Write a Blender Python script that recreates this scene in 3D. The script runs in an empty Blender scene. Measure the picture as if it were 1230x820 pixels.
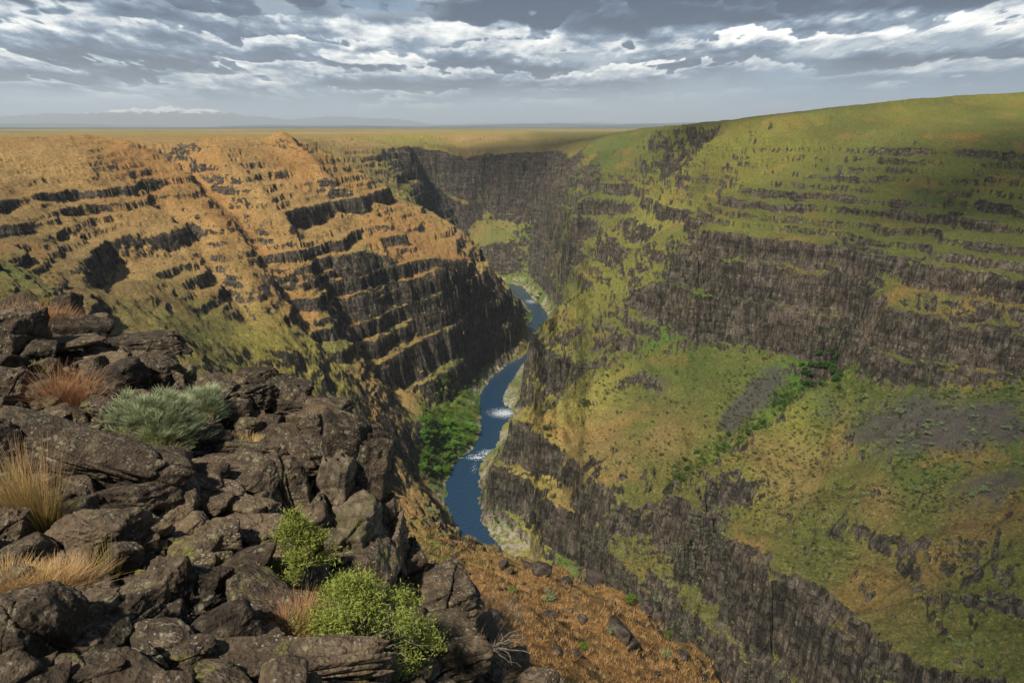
import bpy, bmesh, math, random, time
import numpy as np
from mathutils import Vector
from mathutils.geometry import delaunay_2d_cdt
T0 = time.time()
rng = np.random.default_rng(7)
SC = bpy.context.scene
COL = SC.collection
R = math.radians

# ------------------------------------------------------------------ camera
FPX = 850.0
PITCH = math.atan(258.0 / FPX)
cam_d = bpy.data.cameras.new("camera")
cam_d.sensor_width = 36.0
cam_d.lens = 36.0 * FPX / 1230.0
cam_d.clip_start = 0.1
cam_d.clip_end = 250000.0
cam = bpy.data.objects.new("camera", cam_d)
cam.location = (0, 0, 0)
cam.rotation_euler = (math.pi / 2 - PITCH, 0, 0)
COL.objects.link(cam)
SC.camera = cam

# ------------------------------------------------------------------ light
SUN_AZ = R(216)      # clockwise from straight ahead (+Y)
SUN_EL = R(51)
EXPOSURE = 0.55
SC.view_settings.view_transform = 'Standard'
SC.view_settings.look = 'None'
SC.view_settings.exposure = EXPOSURE
SC.view_settings.gamma = 1.0
SC.view_settings.use_curve_mapping = False
sd = Vector((math.sin(SUN_AZ) * math.cos(SUN_EL), math.cos(SUN_AZ) * math.cos(SUN_EL), math.sin(SUN_EL)))
sun_d = bpy.data.lights.new("sun", 'SUN')
sun_d.energy = 5.0
sun_d.angle = R(3.0)
sun_d.color = (1.0, 0.93, 0.80)
sun = bpy.data.objects.new("sun", sun_d)
sun.rotation_euler = (-sd).to_track_quat('-Z', 'Y').to_euler()
sun.location = (0, 0, 900)
COL.objects.link(sun)


class NT:
    """small helper round a node tree"""
    def __init__(s, tree):
        s.t = tree
        s.t.nodes.clear()

    def n(s, kind, **kw):
        nd = s.t.nodes.new(kind)
        ins = kw.pop('i', {})
        for k, v in kw.items():
            setattr(nd, k, v)
        for k, v in ins.items():
            s.set(nd.inputs[k], v)
        return nd

    def set(s, sock, v):
        if isinstance(v, bpy.types.NodeSocket):
            s.t.links.new(v, sock)
        elif isinstance(v, bpy.types.Node):
            s.t.links.new(v.outputs[0], sock)
        else:
            if isinstance(v, tuple) and len(v) == 3 and sock.type == 'RGBA':
                v = (*v, 1.0)
            sock.default_value = v

    def m(s, op, a, b=None, c=None, clamp=False):
        nd = s.t.nodes.new('ShaderNodeMath')
        nd.operation = op
        nd.use_clamp = clamp
        s.set(nd.inputs[0], a)
        if b is not None:
            s.set(nd.inputs[1], b)
        if c is not None:
            s.set(nd.inputs[2], c)
        return nd.outputs[0]

    def vm(s, op, a, b=None):
        nd = s.t.nodes.new('ShaderNodeVectorMath')
        nd.operation = op
        s.set(nd.inputs[0], a)
        if b is not None:
            if op == 'SCALE':
                s.set(nd.inputs['Scale'], b)
            else:
                s.set(nd.inputs[1], b)
        return nd.outputs[0]

    def noise(s, vec, scale, detail=5.0, rough=0.55, dist=0.0, lac=2.0, kind='FBM'):
        nd = s.t.nodes.new('ShaderNodeTexNoise')
        nd.noise_type = kind
        s.set(nd.inputs['Vector'], vec)
        nd.inputs['Scale'].default_value = scale
        nd.inputs['Detail'].default_value = detail
        nd.inputs['Roughness'].default_value = rough
        nd.inputs['Distortion'].default_value = dist
        nd.inputs['Lacunarity'].default_value = lac
        return nd.outputs[0]

    def vor(s, vec, scale, feature='F1', rnd=1.0):
        nd = s.t.nodes.new('ShaderNodeTexVoronoi')
        nd.feature = feature
        s.set(nd.inputs['Vector'], vec)
        nd.inputs['Scale'].default_value = scale
        nd.inputs['Randomness'].default_value = rnd
        return nd

    def ss(s, v, lo, hi):
        """smoothstep lo..hi -> 0..1"""
        nd = s.t.nodes.new('ShaderNodeMapRange')
        nd.interpolation_type = 'SMOOTHSTEP'
        s.set(nd.inputs[0], v)
        s.set(nd.inputs[1], lo)
        s.set(nd.inputs[2], hi)
        return nd.outputs[0]

    def lin(s, v, lo, hi, a=0.0, b=1.0, clamp=True):
        nd = s.t.nodes.new('ShaderNodeMapRange')
        nd.clamp = clamp
        for k, x in enumerate((v, lo, hi, a, b)):
            s.set(nd.inputs[k], x)
        return nd.outputs[0]

    def mix(s, f, a, b, mode='MIX'):
        nd = s.t.nodes.new('ShaderNodeMix')
        nd.data_type = 'RGBA'
        nd.blend_type = mode
        s.set(nd.inputs[0], f)
        s.set(nd.inputs[6], a)
        s.set(nd.inputs[7], b)
        return nd.outputs[2]

    def ramp(s, f, stops):
        nd = s.t.nodes.new('ShaderNodeValToRGB')
        s.set(nd.inputs[0], f)
        e = nd.color_ramp.elements
        while len(e) < len(stops):
            e.new(0.5)
        for q, (p, c) in zip(e, stops):
            q.position = p
            q.color = (*c, 1.0) if len(c) == 3 else c
        return nd.outputs[0]

    def xyz(s, v):
        nd = s.t.nodes.new('ShaderNodeSeparateXYZ')
        s.set(nd.inputs[0], v)
        return nd.outputs

    def comb(s, x, y, z):
        nd = s.t.nodes.new('ShaderNodeCombineXYZ')
        for k, v in enumerate((x, y, z)):
            s.set(nd.inputs[k], v)
        return nd.outputs[0]


# ------------------------------------------------------------------ world: clear sky with banks of cloud
world = bpy.data.worlds.new("World")
SC.world = world
world.use_nodes = True
w = NT(world.node_tree)
geo = w.n('ShaderNodeTexCoord')
D = geo.outputs['Generated']
dx, dy, dz = w.xyz(D)
sky = w.n('ShaderNodeTexSky', sky_type='NISHITA', sun_disc=False, sun_elevation=SUN_EL, sun_rotation=SUN_AZ,
          altitude=1500.0, air_density=1.0, dust_density=1.2, ozone_density=2.0)
az = w.m('ARCTAN2', dx, dy)
el = w.m('MAXIMUM', dz, 0.002)
# a cloud sheet seen in perspective: rows close up towards the horizon, but puffs keep their height
inv = w.m('POWER', w.m('DIVIDE', 1.0, w.m('ADD', el, 0.060)), 0.45)
lg = w.m('LOGARITHM', w.m('ADD', el, 0.060), 2.718281828)


def sheet(scale_x, scale_y, seed):
    return w.comb(w.m('MULTIPLY', w.m('MULTIPLY', az, inv), scale_x), w.m('MULTIPLY', lg, scale_y), seed)


def warp(v, s, amt):
    wb = w.n('ShaderNodeTexNoise', i={'Vector': v, 'Scale': s, 'Detail': 2.0})
    return w.vm('ADD', v, w.vm('SCALE', w.vm('SUBTRACT', wb.outputs['Color'], (0.5, 0.5, 0.5)), amt))


A_ = warp(sheet(4.2, 3.3, 0.0), 1.3, 0.30)
big = w.noise(warp(sheet(2.2, 2.8, 0.0), 1.2, 0.4), 0.9, 2.0, 0.5)
big2 = w.noise(warp(sheet(1.5, 2.6, 8.0), 1.0, 0.4), 1.5, 4.0, 0.5)
f0 = w.noise(A_, 2.1, 12.0, 0.62)
f1 = w.noise(w.vm('ADD', A_, (-0.02, 0.11, 0.0)), 2.1, 12.0, 0.62)
f2 = w.noise(w.vm('ADD', A_, (-0.01, 0.033, 0.0)), 2.1, 12.0, 0.62)


def heaps(S, sx, sc, amp, seed):
    """rows of heaped cloud: flat dark base below, billowing bright crown above, the next row behind it"""
    v = warp(sheet(sx, sx * 0.62, seed), 2.0, 0.12)
    n_a = w.noise(v, sc, 2.0, 0.5)
    bl = w.m('ABSOLUTE', w.m('SUBTRACT', w.noise(v, sc * 2.3, 1.0, 0.5), 0.5))
    bl2 = w.m('ABSOLUTE', w.m('SUBTRACT', w.noise(v, sc * 5.5, 1.0, 0.5), 0.5))
    bl3 = w.noise(v, sc * 12.0, 5.0, 0.62)
    hgt_ = w.m('ADD', w.m('ADD', w.m('MULTIPLY', n_a, 1.3), w.m('MULTIPLY', bl, -1.3)), w.m('ADD', w.m('MULTIPLY', bl2, -0.6), w.m('MULTIPLY', bl3, 0.22)))
    q = w.m('SUBTRACT', w.m('MULTIPLY', lg, S), w.m('MULTIPLY', hgt_, amp))
    q = w.m('ADD', q, w.m('MULTIPLY', w.m('SUBTRACT', big2, 0.5), 2.2))
    fr = w.m('FRACT', q)
    edge = w.m('MULTIPLY', w.ss(fr, 0.05, 0.90), w.m('SUBTRACT', 1.0, w.ss(fr, 0.86, 1.0)))
    return w.m('POWER', edge, 1.15)


h1 = heaps(2.7, 3.4, 0.85, 1.0, 4.0)
h2 = heaps(4.2, 5.2, 1.0, 1.0, 17.0)
hsel = w.ss(w.noise(sheet(2.0, 3.0, 21.0), 1.1, 3.0, 0.5), 0.42, 0.58)
hp = w.m('ADD', w.m('MULTIPLY', h1, w.m('SUBTRACT', 1.0, hsel)), w.m('MULTIPLY', h2, hsel))
dens = w.m('ADD', w.m('MULTIPLY', big, 0.8), w.m('MULTIPLY', f0, 0.6))
cover = w.ss(dens, 0.545, 0.63)
light = w.m('ADD', 0.10, w.m('MULTIPLY', hp, 0.60))
light = w.m('ADD', light, w.m('MULTIPLY', w.m('SUBTRACT', f0, f1), 0.9))
light = w.m('ADD', light, w.m('MULTIPLY', w.m('SUBTRACT', f0, f2), 0.55))
light = w.m('SUBTRACT', light, w.m('MULTIPLY', w.m('SUBTRACT', w.m('ADD', big, w.m('MULTIPLY', big2, 1.3)), 1.15), 0.9))
# the heavy deck that hangs over the top of the view and the brighter rows beneath it
dn = w.noise(w.comb(w.m('MULTIPLY', az, 1.6), w.m('MULTIPLY', el, 7.0), 3.3), 1.5, 7.0, 0.6)
dshape = w.m('ADD', el, w.m('MULTIPLY', w.m('SUBTRACT', dn, 0.5), 0.085))
deck = w.m('MULTIPLY', w.ss(dshape, 0.118, 0.136), w.lin(az, -0.20, 0.06, 0.25, 1.0))
row = w.m('MULTIPLY', w.ss(w.m('ADD', el, w.m('MULTIPLY', w.m('SUBTRACT', dn, 0.5), 0.05)), 0.070, 0.092), w.m('SUBTRACT', 1.0, w.ss(dshape, 0.115, 0.14)))
light = w.m('ADD', light, w.m('MULTIPLY', row, 0.14))
light = w.m('SUBTRACT', light, w.m('MULTIPLY', deck, 0.42))
ccol = w.ramp(light, [(0.0, (0.030, 0.052, 0.100)), (0.25, (0.070, 0.108, 0.175)), (0.45, (0.18, 0.245, 0.325)),
                      (0.62, (0.46, 0.50, 0.53)), (0.80, (0.76, 0.77, 0.75)), (1.0, (1.0, 0.98, 0.92))])
# rain veils and glow under the cloud base near the horizon
cn = w.noise(w.comb(w.m('MULTIPLY', w.m('ADD', az, w.m('MULTIPLY', el, 0.7)), 3.0), w.m('MULTIPLY', el, 2.5), 9.0), 0.8, 0.0, 0.45)
glow = w.m('POWER', w.m('SUBTRACT', 1.0, w.m('MINIMUM', w.m('ABSOLUTE', w.m('MULTIPLY', w.m('SUBTRACT', az, 0.13), 3.2)), 1.0)), 1.5)
veil_c = w.ramp(cn, [(0.28, (0.11, 0.19, 0.29)), (0.5, (0.21, 0.32, 0.43)), (0.72, (0.50, 0.60, 0.66))])
veil_c = w.mix(w.m('MULTIPLY', glow, 0.55), veil_c, (0.66, 0.71, 0.71))
hn = w.noise(w.comb(w.m('MULTIPLY', az, 3.0), w.m('MULTIPLY', el, 6.0), 1.7), 1.3, 6.0, 0.6)
veil = w.m('SUBTRACT', 1.0, w.ss(w.m('ADD', el, w.m('MULTIPLY', w.m('SUBTRACT', hn, 0.5), 0.08)), w.lin(az, 0.08, 0.30, 0.016, 0.036), w.lin(az, 0.08, 0.30, 0.052, 0.085)))
K = 10.5
blue = w.m('MULTIPLY', w.ss(el, 0.125, 0.145), w.m('SUBTRACT', 1.0, w.ss(w.m('ABSOLUTE', w.m('ADD', az, 0.17)), 0.03, 0.10)))
thin = w.vm('SCALE', w.mix(w.ss(big2, 0.4, 0.6), (0.55, 0.60, 0.63), (0.28, 0.34, 0.40)), K)
skyc = w.mix(w.m('ADD', w.m('MULTIPLY', blue, 0.85), 0.15), thin, w.vm('SCALE', sky.outputs[0], 0.55))
c1 = w.mix(w.m('MULTIPLY', w.m('MAXIMUM', w.m('MAXIMUM', cover, w.ss(hp, 0.25, 0.6)), w.m('MULTIPLY', deck, 0.9)), w.m('SUBTRACT', 1.0, w.m('MULTIPLY', blue, w.ss(f0, 0.56, 0.48)))), skyc, w.vm('SCALE', ccol, K))
c2 = w.mix(w.m('MULTIPLY', veil, 0.90), c1, w.vm('SCALE', veil_c, K))
bg = w.n('ShaderNodeBackground', i={'Color': c2, 'Strength': 0.10})
wo = w.n('ShaderNodeOutputWorld', i={'Surface': bg.outputs[0]})


# ------------------------------------------------------------------ names, labels
def tag(o, label=None, cat=None, group=None, kind=None):
    if label: o['label'] = label
    if cat: o['category'] = cat
    if group: o['group'] = group
    if kind: o['kind'] = kind
    return o


def mesh_np(name, co, faces, mat, parent=None, smooth=True, loc=None):
    """co (n,3); faces (m,3) or (m,4) int array -> one linked mesh object"""
    me = bpy.data.meshes.new(name)
    co = np.ascontiguousarray(co, np.float32)
    faces = np.ascontiguousarray(faces, np.int32)
    k = faces.shape[1]
    me.vertices.add(len(co))
    me.vertices.foreach_set('co', co.ravel())
    me.loops.add(faces.size)
    me.loops.foreach_set('vertex_index', faces.ravel())
    me.polygons.add(len(faces))
    me.polygons.foreach_set('loop_start', np.arange(0, faces.size, k, dtype=np.int32))
    me.polygons.foreach_set('loop_total', np.full(len(faces), k, np.int32))
    me.polygons.foreach_set('use_smooth', np.full(len(faces), bool(smooth)))
    me.update(calc_edges=True)
    if mat: me.materials.append(mat)
    o = bpy.data.objects.new(name, me)
    COL.objects.link(o)
    if parent is not None: o.parent = parent
    if loc is not None: o.location = loc
    return o


def fattr(o, name, arr):
    a = o.data.attributes.new(name, 'FLOAT', 'POINT')
    a.data.foreach_set('value', np.ascontiguousarray(arr, np.float32).ravel())


def cattr(o, name, arr):
    a = o.data.attributes.new(name, 'FLOAT_COLOR', 'POINT')
    rgba = np.ones((len(arr), 4), np.float32)
    rgba[:, :3] = arr
    a.data.foreach_set('color', rgba.ravel())


# ------------------------------------------------------------------ numpy noise
_perm = np.random.default_rng(11).permutation(512).astype(np.int32)
_perm = np.concatenate([_perm, _perm])
_ga = np.random.default_rng(12).uniform(0, 2 * np.pi, 512)
_gx, _gy = np.cos(_ga).astype(np.float32), np.sin(_ga).astype(np.float32)


def perlin(x, y, seed=0):
    x = np.asarray(x, np.float32) + np.float32(seed * 17.31)
    y = np.asarray(y, np.float32) + np.float32(seed * 9.77)
    xf, yf = np.floor(x), np.floor(y)
    fx, fy = x - xf, y - yf
    xi, yi = xf.astype(np.int32) & 511, yf.astype(np.int32) & 511
    xi1, yi1 = (xi + 1) & 511, (yi + 1) & 511
    u = fx * fx * fx * (fx * (fx * 6 - 15) + 10)
    v = fy * fy * fy * (fy * (fy * 6 - 15) + 10)

    def g(a, b, ax, ay):
        h = _perm[_perm[a] + b] & 511
        return _gx[h] * ax + _gy[h] * ay
    a = g(xi, yi, fx, fy); b = g(xi1, yi, fx - 1, fy)
    c = g(xi, yi1, fx, fy - 1); d = g(xi1, yi1, fx - 1, fy - 1)
    return ((a + u * (b - a)) + v * ((c + u * (d - c)) - (a + u * (b - a)))) * 1.5


def fbm(x, y, wl, oct=4, gain=0.5, seed=0, ridge=False):
    """wl = wavelength of the first octave; returns about -1..1"""
    s = 0; a = 1.0; tot = 0
    f = 1.0 / wl
    for k in range(oct):
        n = perlin(x * f, y * f, seed + k * 3)
        if ridge: n = 1 - 2 * np.abs(n) * 1.2
        s = s + a * n; tot += a; a *= gain; f *= 2.03
    return s / tot


def sst(x, a, b):
    t = np.clip((x - a) / (b - a), 0, 1)
    return t * t * (3 - 2 * t)


# ------------------------------------------------------------------ from the survey of the place: bearing + distance -> ground point
CP, SP = math.cos(PITCH), math.sin(PITCH)
def bearing(u, v):
    return (u - 615.0, FPX * CP - (v - 410.0) * SP, -FPX * SP - (v - 410.0) * CP)
def G(u, v, Y=None, z=None):
    x, y, zz = bearing(u, v)
    k = Y / y if Y is not None else z / zz
    return (x * k, y * k, zz * k)
# ------------------------------------------------------------------ terrain survey: break lines in plan with heights
RIV = -200.0
LINES = []      # polylines (constrained)
def L(*pts):
    LINES.append([G(p[0], p[1], p[2]) for p in pts])
def W(*pts):
    LINES.append([tuple(map(float, p)) for p in pts])
# river banks (surveyed at water level) left then right
def bank(pts):
    LINES.append([(*G(u, v, z=RIV)[:2], RIV - 0.4) for u, v in pts])
LB = [(612, 343), (626, 360), (640, 376), (632, 398), (630, 411), (622, 430), (597, 445), (583, 460), (578, 480), (577, 497), (581, 515), (573, 535), (561, 545), (544, 556), (536, 575), (538, 600), (545, 625), (556, 645)]
RB = [(632, 343), (646, 360), (659, 376), (652, 398), (642, 411), (634, 430), (622, 445), (611, 460), (602, 480), (622, 497), (604, 515), (600, 535), (588, 545), (581, 556), (580, 575), (583, 600), (588, 625), (594, 645)]
lbw = [G(u, v, z=RIV)[:2] for u, v in LB] + [(3, 268), (28, 215), (48, 165), (48, 120), (52, 70), (80, -20), (110, -150)]
rbw = [G(u, v, z=RIV)[:2] for u, v in RB] + [(26, 262), (56, 208), (82, 165), (84, 128), (92, 75), (118, -20), (150, -150)]
lbw = [(-95, 905), (-45, 915)] + lbw
rbw = [(-80, 935), (-30, 940)] + rbw
LINES.append([(x, y, RIV - 0.3) for x, y in lbw])
LINES.append([(x, y, RIV - 0.3) for x, y in rbw])
mid = [((a[0] + b[0]) / 2, (a[1] + b[1]) / 2) for a, b in zip(lbw, rbw)]
LINES.append([(x, y, RIV - 3.0) for x, y in mid])

# --- right side, near: gorge foot, gorge rim
W((-6, 330, -196), (2, 322, -197), (32, 266, -196), (60, 214, -196), (86, 172, -196), (88, 128, -196), (96, 75, -196), (122, -20, -196))
L((591, 548, 338), (640, 552, 331), (684, 541, 322), (708, 585, 288), (729, 615, 266), (790, 606, 262), (847, 616, 244), (900, 650, 220), (943, 690, 199), (1000, 715, 184), (1060, 750, 166), (1120, 788, 151), (1216, 818, 137))
W((118, 136, -125), (124, 80, -120), (150, -20, -110))
# bench above the gorge
L((625, 505, 346), (650, 515, 337), (690, 500, 350), (740, 470, 362))
L((700, 478, 367), (780, 440, 376), (820, 425, 382))
L((750, 540, 300), (800, 500, 325), (850, 470, 342))
L((760, 590, 266), (810, 570, 268), (860, 540, 284), (925, 500, 308), (985, 450, 335))     # gully floor
L((870, 575, 256), (935, 520, 282), (1000, 475, 305), (1022, 458, 300))                     # ridge right of gully
L((930, 600, 240), (1000, 620, 217), (1060, 660, 196), (1110, 700, 178))
L((1000, 540, 258), (1100, 560, 226), (1230, 560, 206), (1330, 560, 200))
L((1100, 640, 194), (1230, 640, 175), (1330, 640, 168))
L((1230, 740, 152), (1330, 740, 146))
L((1100, 500, 250), (1230, 500, 228))
# main cliff: foot, bench, top
L((850, 415, 388), (900, 418, 372), (950, 428, 350), (1008, 430, 333), (1062, 462, 283), (1140, 460, 266), (1230, 460, 249), (1350, 460, 236))
L((857, 347, 396), (905, 350, 380), (955, 356, 360), (1012, 360, 350), (1066, 372, 302), (1140, 382, 282), (1230, 390, 264), (1350, 395, 250))
L((814, 290, 432), (860, 290, 406), (905, 290, 392), (985, 295, 372), (1050, 297, 342), (1104, 300, 322), (1230, 309, 288), (1350, 315, 274))
L((880, 240, 452), (985, 240, 430), (1100, 245, 385), (1230, 250, 350), (1350, 255, 335))
L((900, 215, 500), (985, 212, 468), (1100, 212, 432), (1230, 215, 402), (1350, 215, 390))
L((905, 180, 545), (1000, 175, 530), (1100, 165, 500), (1230, 160, 490), (1380, 160, 480))
L((780, 152, 900), (830, 149, 720), (880, 147, 640), (930, 142, 600), (980, 136, 590), (1020, 128, 600), (1100, 118, 620), (1170, 113, 640), (1230, 110, 650), (1400, 104, 660))
L((930, 158, 575), (990, 152, 575), (1050, 143, 570), (1230, 133, 570))
# spur crest (right, middle)
L((905, 158, 600), (860, 170, 606), (828, 192, 600), (818, 245, 545), (790, 280, 522), (750, 310, 511), (700, 350, 503), (664, 390, 500))
L((650, 398, 500), (690, 402, 458), (760, 362, 452), (808, 322, 434))            # gorge top, near side of the spur
L((636, 486, 470), (660, 482, 455), (692, 470, 420), (735, 430, 420), (800, 380, 412), (845, 350, 408))
W((9, 500, -196), (14, 540, -197), (24, 600, -197), (36, 650, -197), (46, 700, -197), (52, 770, -197), (46, 800, -196))
L((668, 366, 645), (700, 335, 670), (745, 275, 690), (790, 235, 690))
L((716, 300, 640), (735, 282, 690), (700, 310, 735))
L((790, 186, 775), (755, 200, 790), (728, 212, 785), (704, 228, 765), (690, 240, 752))
L((770, 172, 860), (730, 180, 880), (712, 192, 850))
L((686, 325, 745), (672, 322, 800), (668, 300, 850), (648, 268, 998), (590, 256, 1036), (520, 250, 1016))   # foot of the far wall
L((705, 178, 900), (684, 212, 880), (672, 262, 850))
L((740, 161, 980), (706, 172, 925), (684, 190, 955), (650, 180, 1030), (600, 182, 1064), (560, 184, 1060), (535, 192, 1042))   # far wall top
L((545, 169, 1180), (600, 164, 1180), (690, 163, 1150), (760, 157, 1100))
L((605, 293, 968), (640, 322, 948), (660, 338, 850), (672, 350, 790))
L((560, 283, 985), (590, 318, 952))
# --- left side: far headland
L((415, 186, 780), (450, 178, 850), (500, 174, 960), (530, 178, 1050))
L((425, 208, 740), (470, 232, 740), (503, 246, 800), (520, 232, 960), (528, 215, 1010))
# --- left hill: rim, shoulder, spur crest to the river
L((-160, 168, 380), (0, 165, 440), (100, 161, 480), (150, 164, 500), (182, 178, 520), (205, 184, 540), (222, 165, 560), (290, 162, 590), (345, 166, 610), (376, 171, 625), (405, 190, 630), (438, 208, 635), (470, 228, 640), (496, 248, 640), (533, 263, 645), (566, 281, 660), (580, 305, 668), (606, 328, 672), (617, 354, 664), (631, 396, 650))
W((-320, 520, -10), (-260, 570, -11), (-215, 620, -12), (-190, 680, -13), (-220, 800, -13), (-240, 950, -13), (-100, 1250, -13))
L((0, 190, 400), (120, 190, 430), (210, 205, 478), (290, 190, 530), (360, 200, 560), (420, 230, 575))
L((-160, 250, 280), (0, 250, 312), (120, 240, 385), (200, 240, 430), (250, 245, 440), (330, 240, 480), (400, 265, 505), (470, 275, 560))
L((-160, 300, 215), (0, 300, 240), (60, 300, 285), (127, 295, 335), (190, 282, 378), (247, 285, 392), (300, 300, 400), (370, 290, 445), (430, 300, 470), (480, 290, 540))
L((-160, 350, 150), (0, 350, 165), (100, 345, 245), (180, 350, 300), (250, 345, 345), (300, 360, 352), (350, 380, 362), (395, 360, 405))
L((0, 390, 120), (110, 400, 190), (200, 400, 245), (270, 410, 285), (340, 420, 320), (400, 420, 362))
# gorge rim, left
L((408, 420, 380), (430, 398, 436), (466, 346, 478), (490, 328, 498), (522, 312, 530), (560, 316, 565), (590, 330, 610), (612, 350, 640))
L((425, 425, 392), (455, 452, 425), (500, 470, 457), (530, 486, 462), (556, 470, 498), (585, 436, 565), (620, 421, 614))
# slopes between, down to the riparian flat
L((300, 450, 262), (400, 480, 322), (470, 510, 352), (510, 512, 398), (552, 508, 440), (570, 480, 495))
L((430, 530, 290), (480, 545, 338), (500, 572, 352), (540, 560, 392))
L((432, 565, 262), (490, 566, 318), (515, 590, 318), (540, 618, 314), (548, 632, 312))
W((-55, 285, -160), (-30, 285, -175), (-18, 290, -192), (0, 250, -180))
# near slope below the outcrop (dry orange grass) and its outer edge
L((420, 600, 125), (480, 612, 112), (540, 632, 101), (620, 665, 88), (700, 690, 78), (760, 720, 69), (830, 775, 58), (872, 818, 51), (930, 860, 40))
L((480, 642, 62), (540, 668, 60), (620, 700, 57), (700, 740, 51), (760, 780, 46), (830, 830, 38))
L((500, 685, 44), (560, 715, 40), (640, 760, 36), (700, 800, 33), (760, 850, 28))
L((560, 745, 28), (610, 780, 25), (660, 815, 22), (740, 880, 18))
W((-75, 200, -95), (-38, 170, -95), (-15, 155, -98), (8, 140, -100), (25, 115, -95), (35, 90, -88), (38, 60, -75), (40, 30, -60), (60, -40, -50))
W((-20, 225, -140), (8, 200, -140), (30, 160, -145), (38, 120, -150), (44, 70, -150), (66, -20, -150))
W((-30, 15, -12), (-45, 25, -15), (-75, 50, -22), (-120, 90, -26), (-200, 120, -22))
W((-14, 22, -13), (-22, 45, -26), (-35, 80, -42), (-60, 120, -50), (-90, 150, -52))
W((-6, 20, -15), (-10, 30, -24), (-15, 50, -38), (-26, 90, -56))
W((-200, 40, -4), (-280, 120, -4), (-330, 250, -5), (-345, 350, -6))
# --- the rocky rim round the viewpoint
NEAR = [(-200, 820, 3.0), (0, 820, 3.3), (150, 820, 3.4), (300, 820, 3.7), (450, 820, 4.1), (540, 820, 4.8),
        (-200, 700, 4.4), (0, 700, 4.9), (150, 700, 5.1), (300, 700, 5.6), (370, 700, 6.5), (430, 740, 7.4), (490, 745, 6.6), (545, 770, 7.0),
        (-200, 580, 6.0), (0, 580, 6.5), (150, 580, 7.0), (300, 585, 7.8), (345, 610, 8.2), (372, 590, 9.3), (385, 640, 9.2), (415, 620, 10.3), (425, 680, 9.6), (460, 700, 9.6), (350, 660, 7.2),
        (-200, 480, 8.0), (0, 480, 8.6), (150, 480, 9.0), (240, 495, 9.3), (300, 520, 9.3), (420, 540, 9.2),
        (-200, 410, 10.5), (0, 405, 11.2), (100, 415, 11.8), (200, 420, 12.2), (225, 450, 11.6), (300, 455, 11.0), (370, 475, 10.8), (425, 510, 10.2),
        (-200, 350, 14), (0, 352, 15), (60, 362, 14.5)]
PTS = [G(*p) for p in NEAR]
PTS += [(-1.2, 7.6, -6.9), (-0.5, 8.8, -8.8), (-0.4, 12, -12), (-2.0, 10.5, -8.5), (-1.5, 13.5, -12.0), (-3.0, 14.5, -10.5), (-5.5, 16, -10), (-8, 17, -9), (-11, 18, -8),
        (0.3, 5.0, -5.6), (1.0, 4.5, -6.2), (2.5, 4.0, -7), (4, 8, -12), (1.5, 9, -10.5), (3, 15, -17),
        (0, 2.2, -2.9), (-2, 2.0, -2.7), (-6, 2, -2.6), (3, 1, -6), (0, -3, -2.2), (-6, -6, -2), (6, -8, -8), (-14, 20, -8), (-16, 17, -4.2), (-22, 18, -5), (-30, 22, -7.5), (20, 5, -30), (12, 12, -24), (25, 25, -48)]
# far and hidden ground
PTS += [(-600, -200, -4), (-600, 300, -6), (-700, 800, -12), (-900, 1500, -14), (-450, 1100, -13), (0, 1500, -14), (-300, 1900, -15), (300, 1400, -10), (700, 1900, -12),
        (260, 900, -2), (300, 1100, -5), (500, 900, 14), (700, 700, 34), (600, 500, 30), (520, 600, 30), (420, 800, 12), (900, 1200, 12), (1400, 800, 34), (1200, 300, 40), (600, 200, 34),
        (400, 100, 10), (500, -200, 20), (300, -100, -30), (260, 60, -50), (200, 0, -90), (1400, -300, 40), (2200, 500, 30), (2200, 2200, 0), (-2200, 2200, -14), (0, 2300, -15), (-2200, 0, -8), (0, -400, -3), (-100, -60, -2),
        (1000, 2300, -8), (-1200, -400, -5), (2200, -400, 30), (-2200, -400, -5), (150, -400, -180), (60, -300, -120)]

# ------------------------------------------------------------------ triangulate and sample on a log-polar grid round the viewpoint
v2, z2, ed = [], [], []
for ln in LINES:
    for k, p in enumerate(ln):
        v2.append(Vector((p[0], p[1]))); z2.append(p[2])
        if k: ed.append((len(v2) - 2, len(v2) - 1))
for p in PTS:
    v2.append(Vector((p[0], p[1]))); z2.append(p[2])
ov, oe, of, orv, ore, orf = delaunay_2d_cdt(v2, ed, [], 0, 1e-5, True)
tz = np.zeros(len(ov)); newv = []
for k, src in enumerate(orv):
    if src: tz[k] = np.mean([z2[s] for s in src])
    else: newv.append(k)
tv = np.array([(a.x, a.y) for a in ov])
for k in newv:            # crossing of two lines: take the nearest line vertices
    src = np.array([(a.x, a.y) for a in v2]); d = ((src - tv[k]) ** 2).sum(1)
    q = np.argsort(d)[:3]; tz[k] = np.average(np.array(z2)[q], weights=1 / (d[q] + 1e-3))
if newv: print("crossing break lines:", [tuple(np.round(tv[k], 1)) for k in newv])

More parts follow.
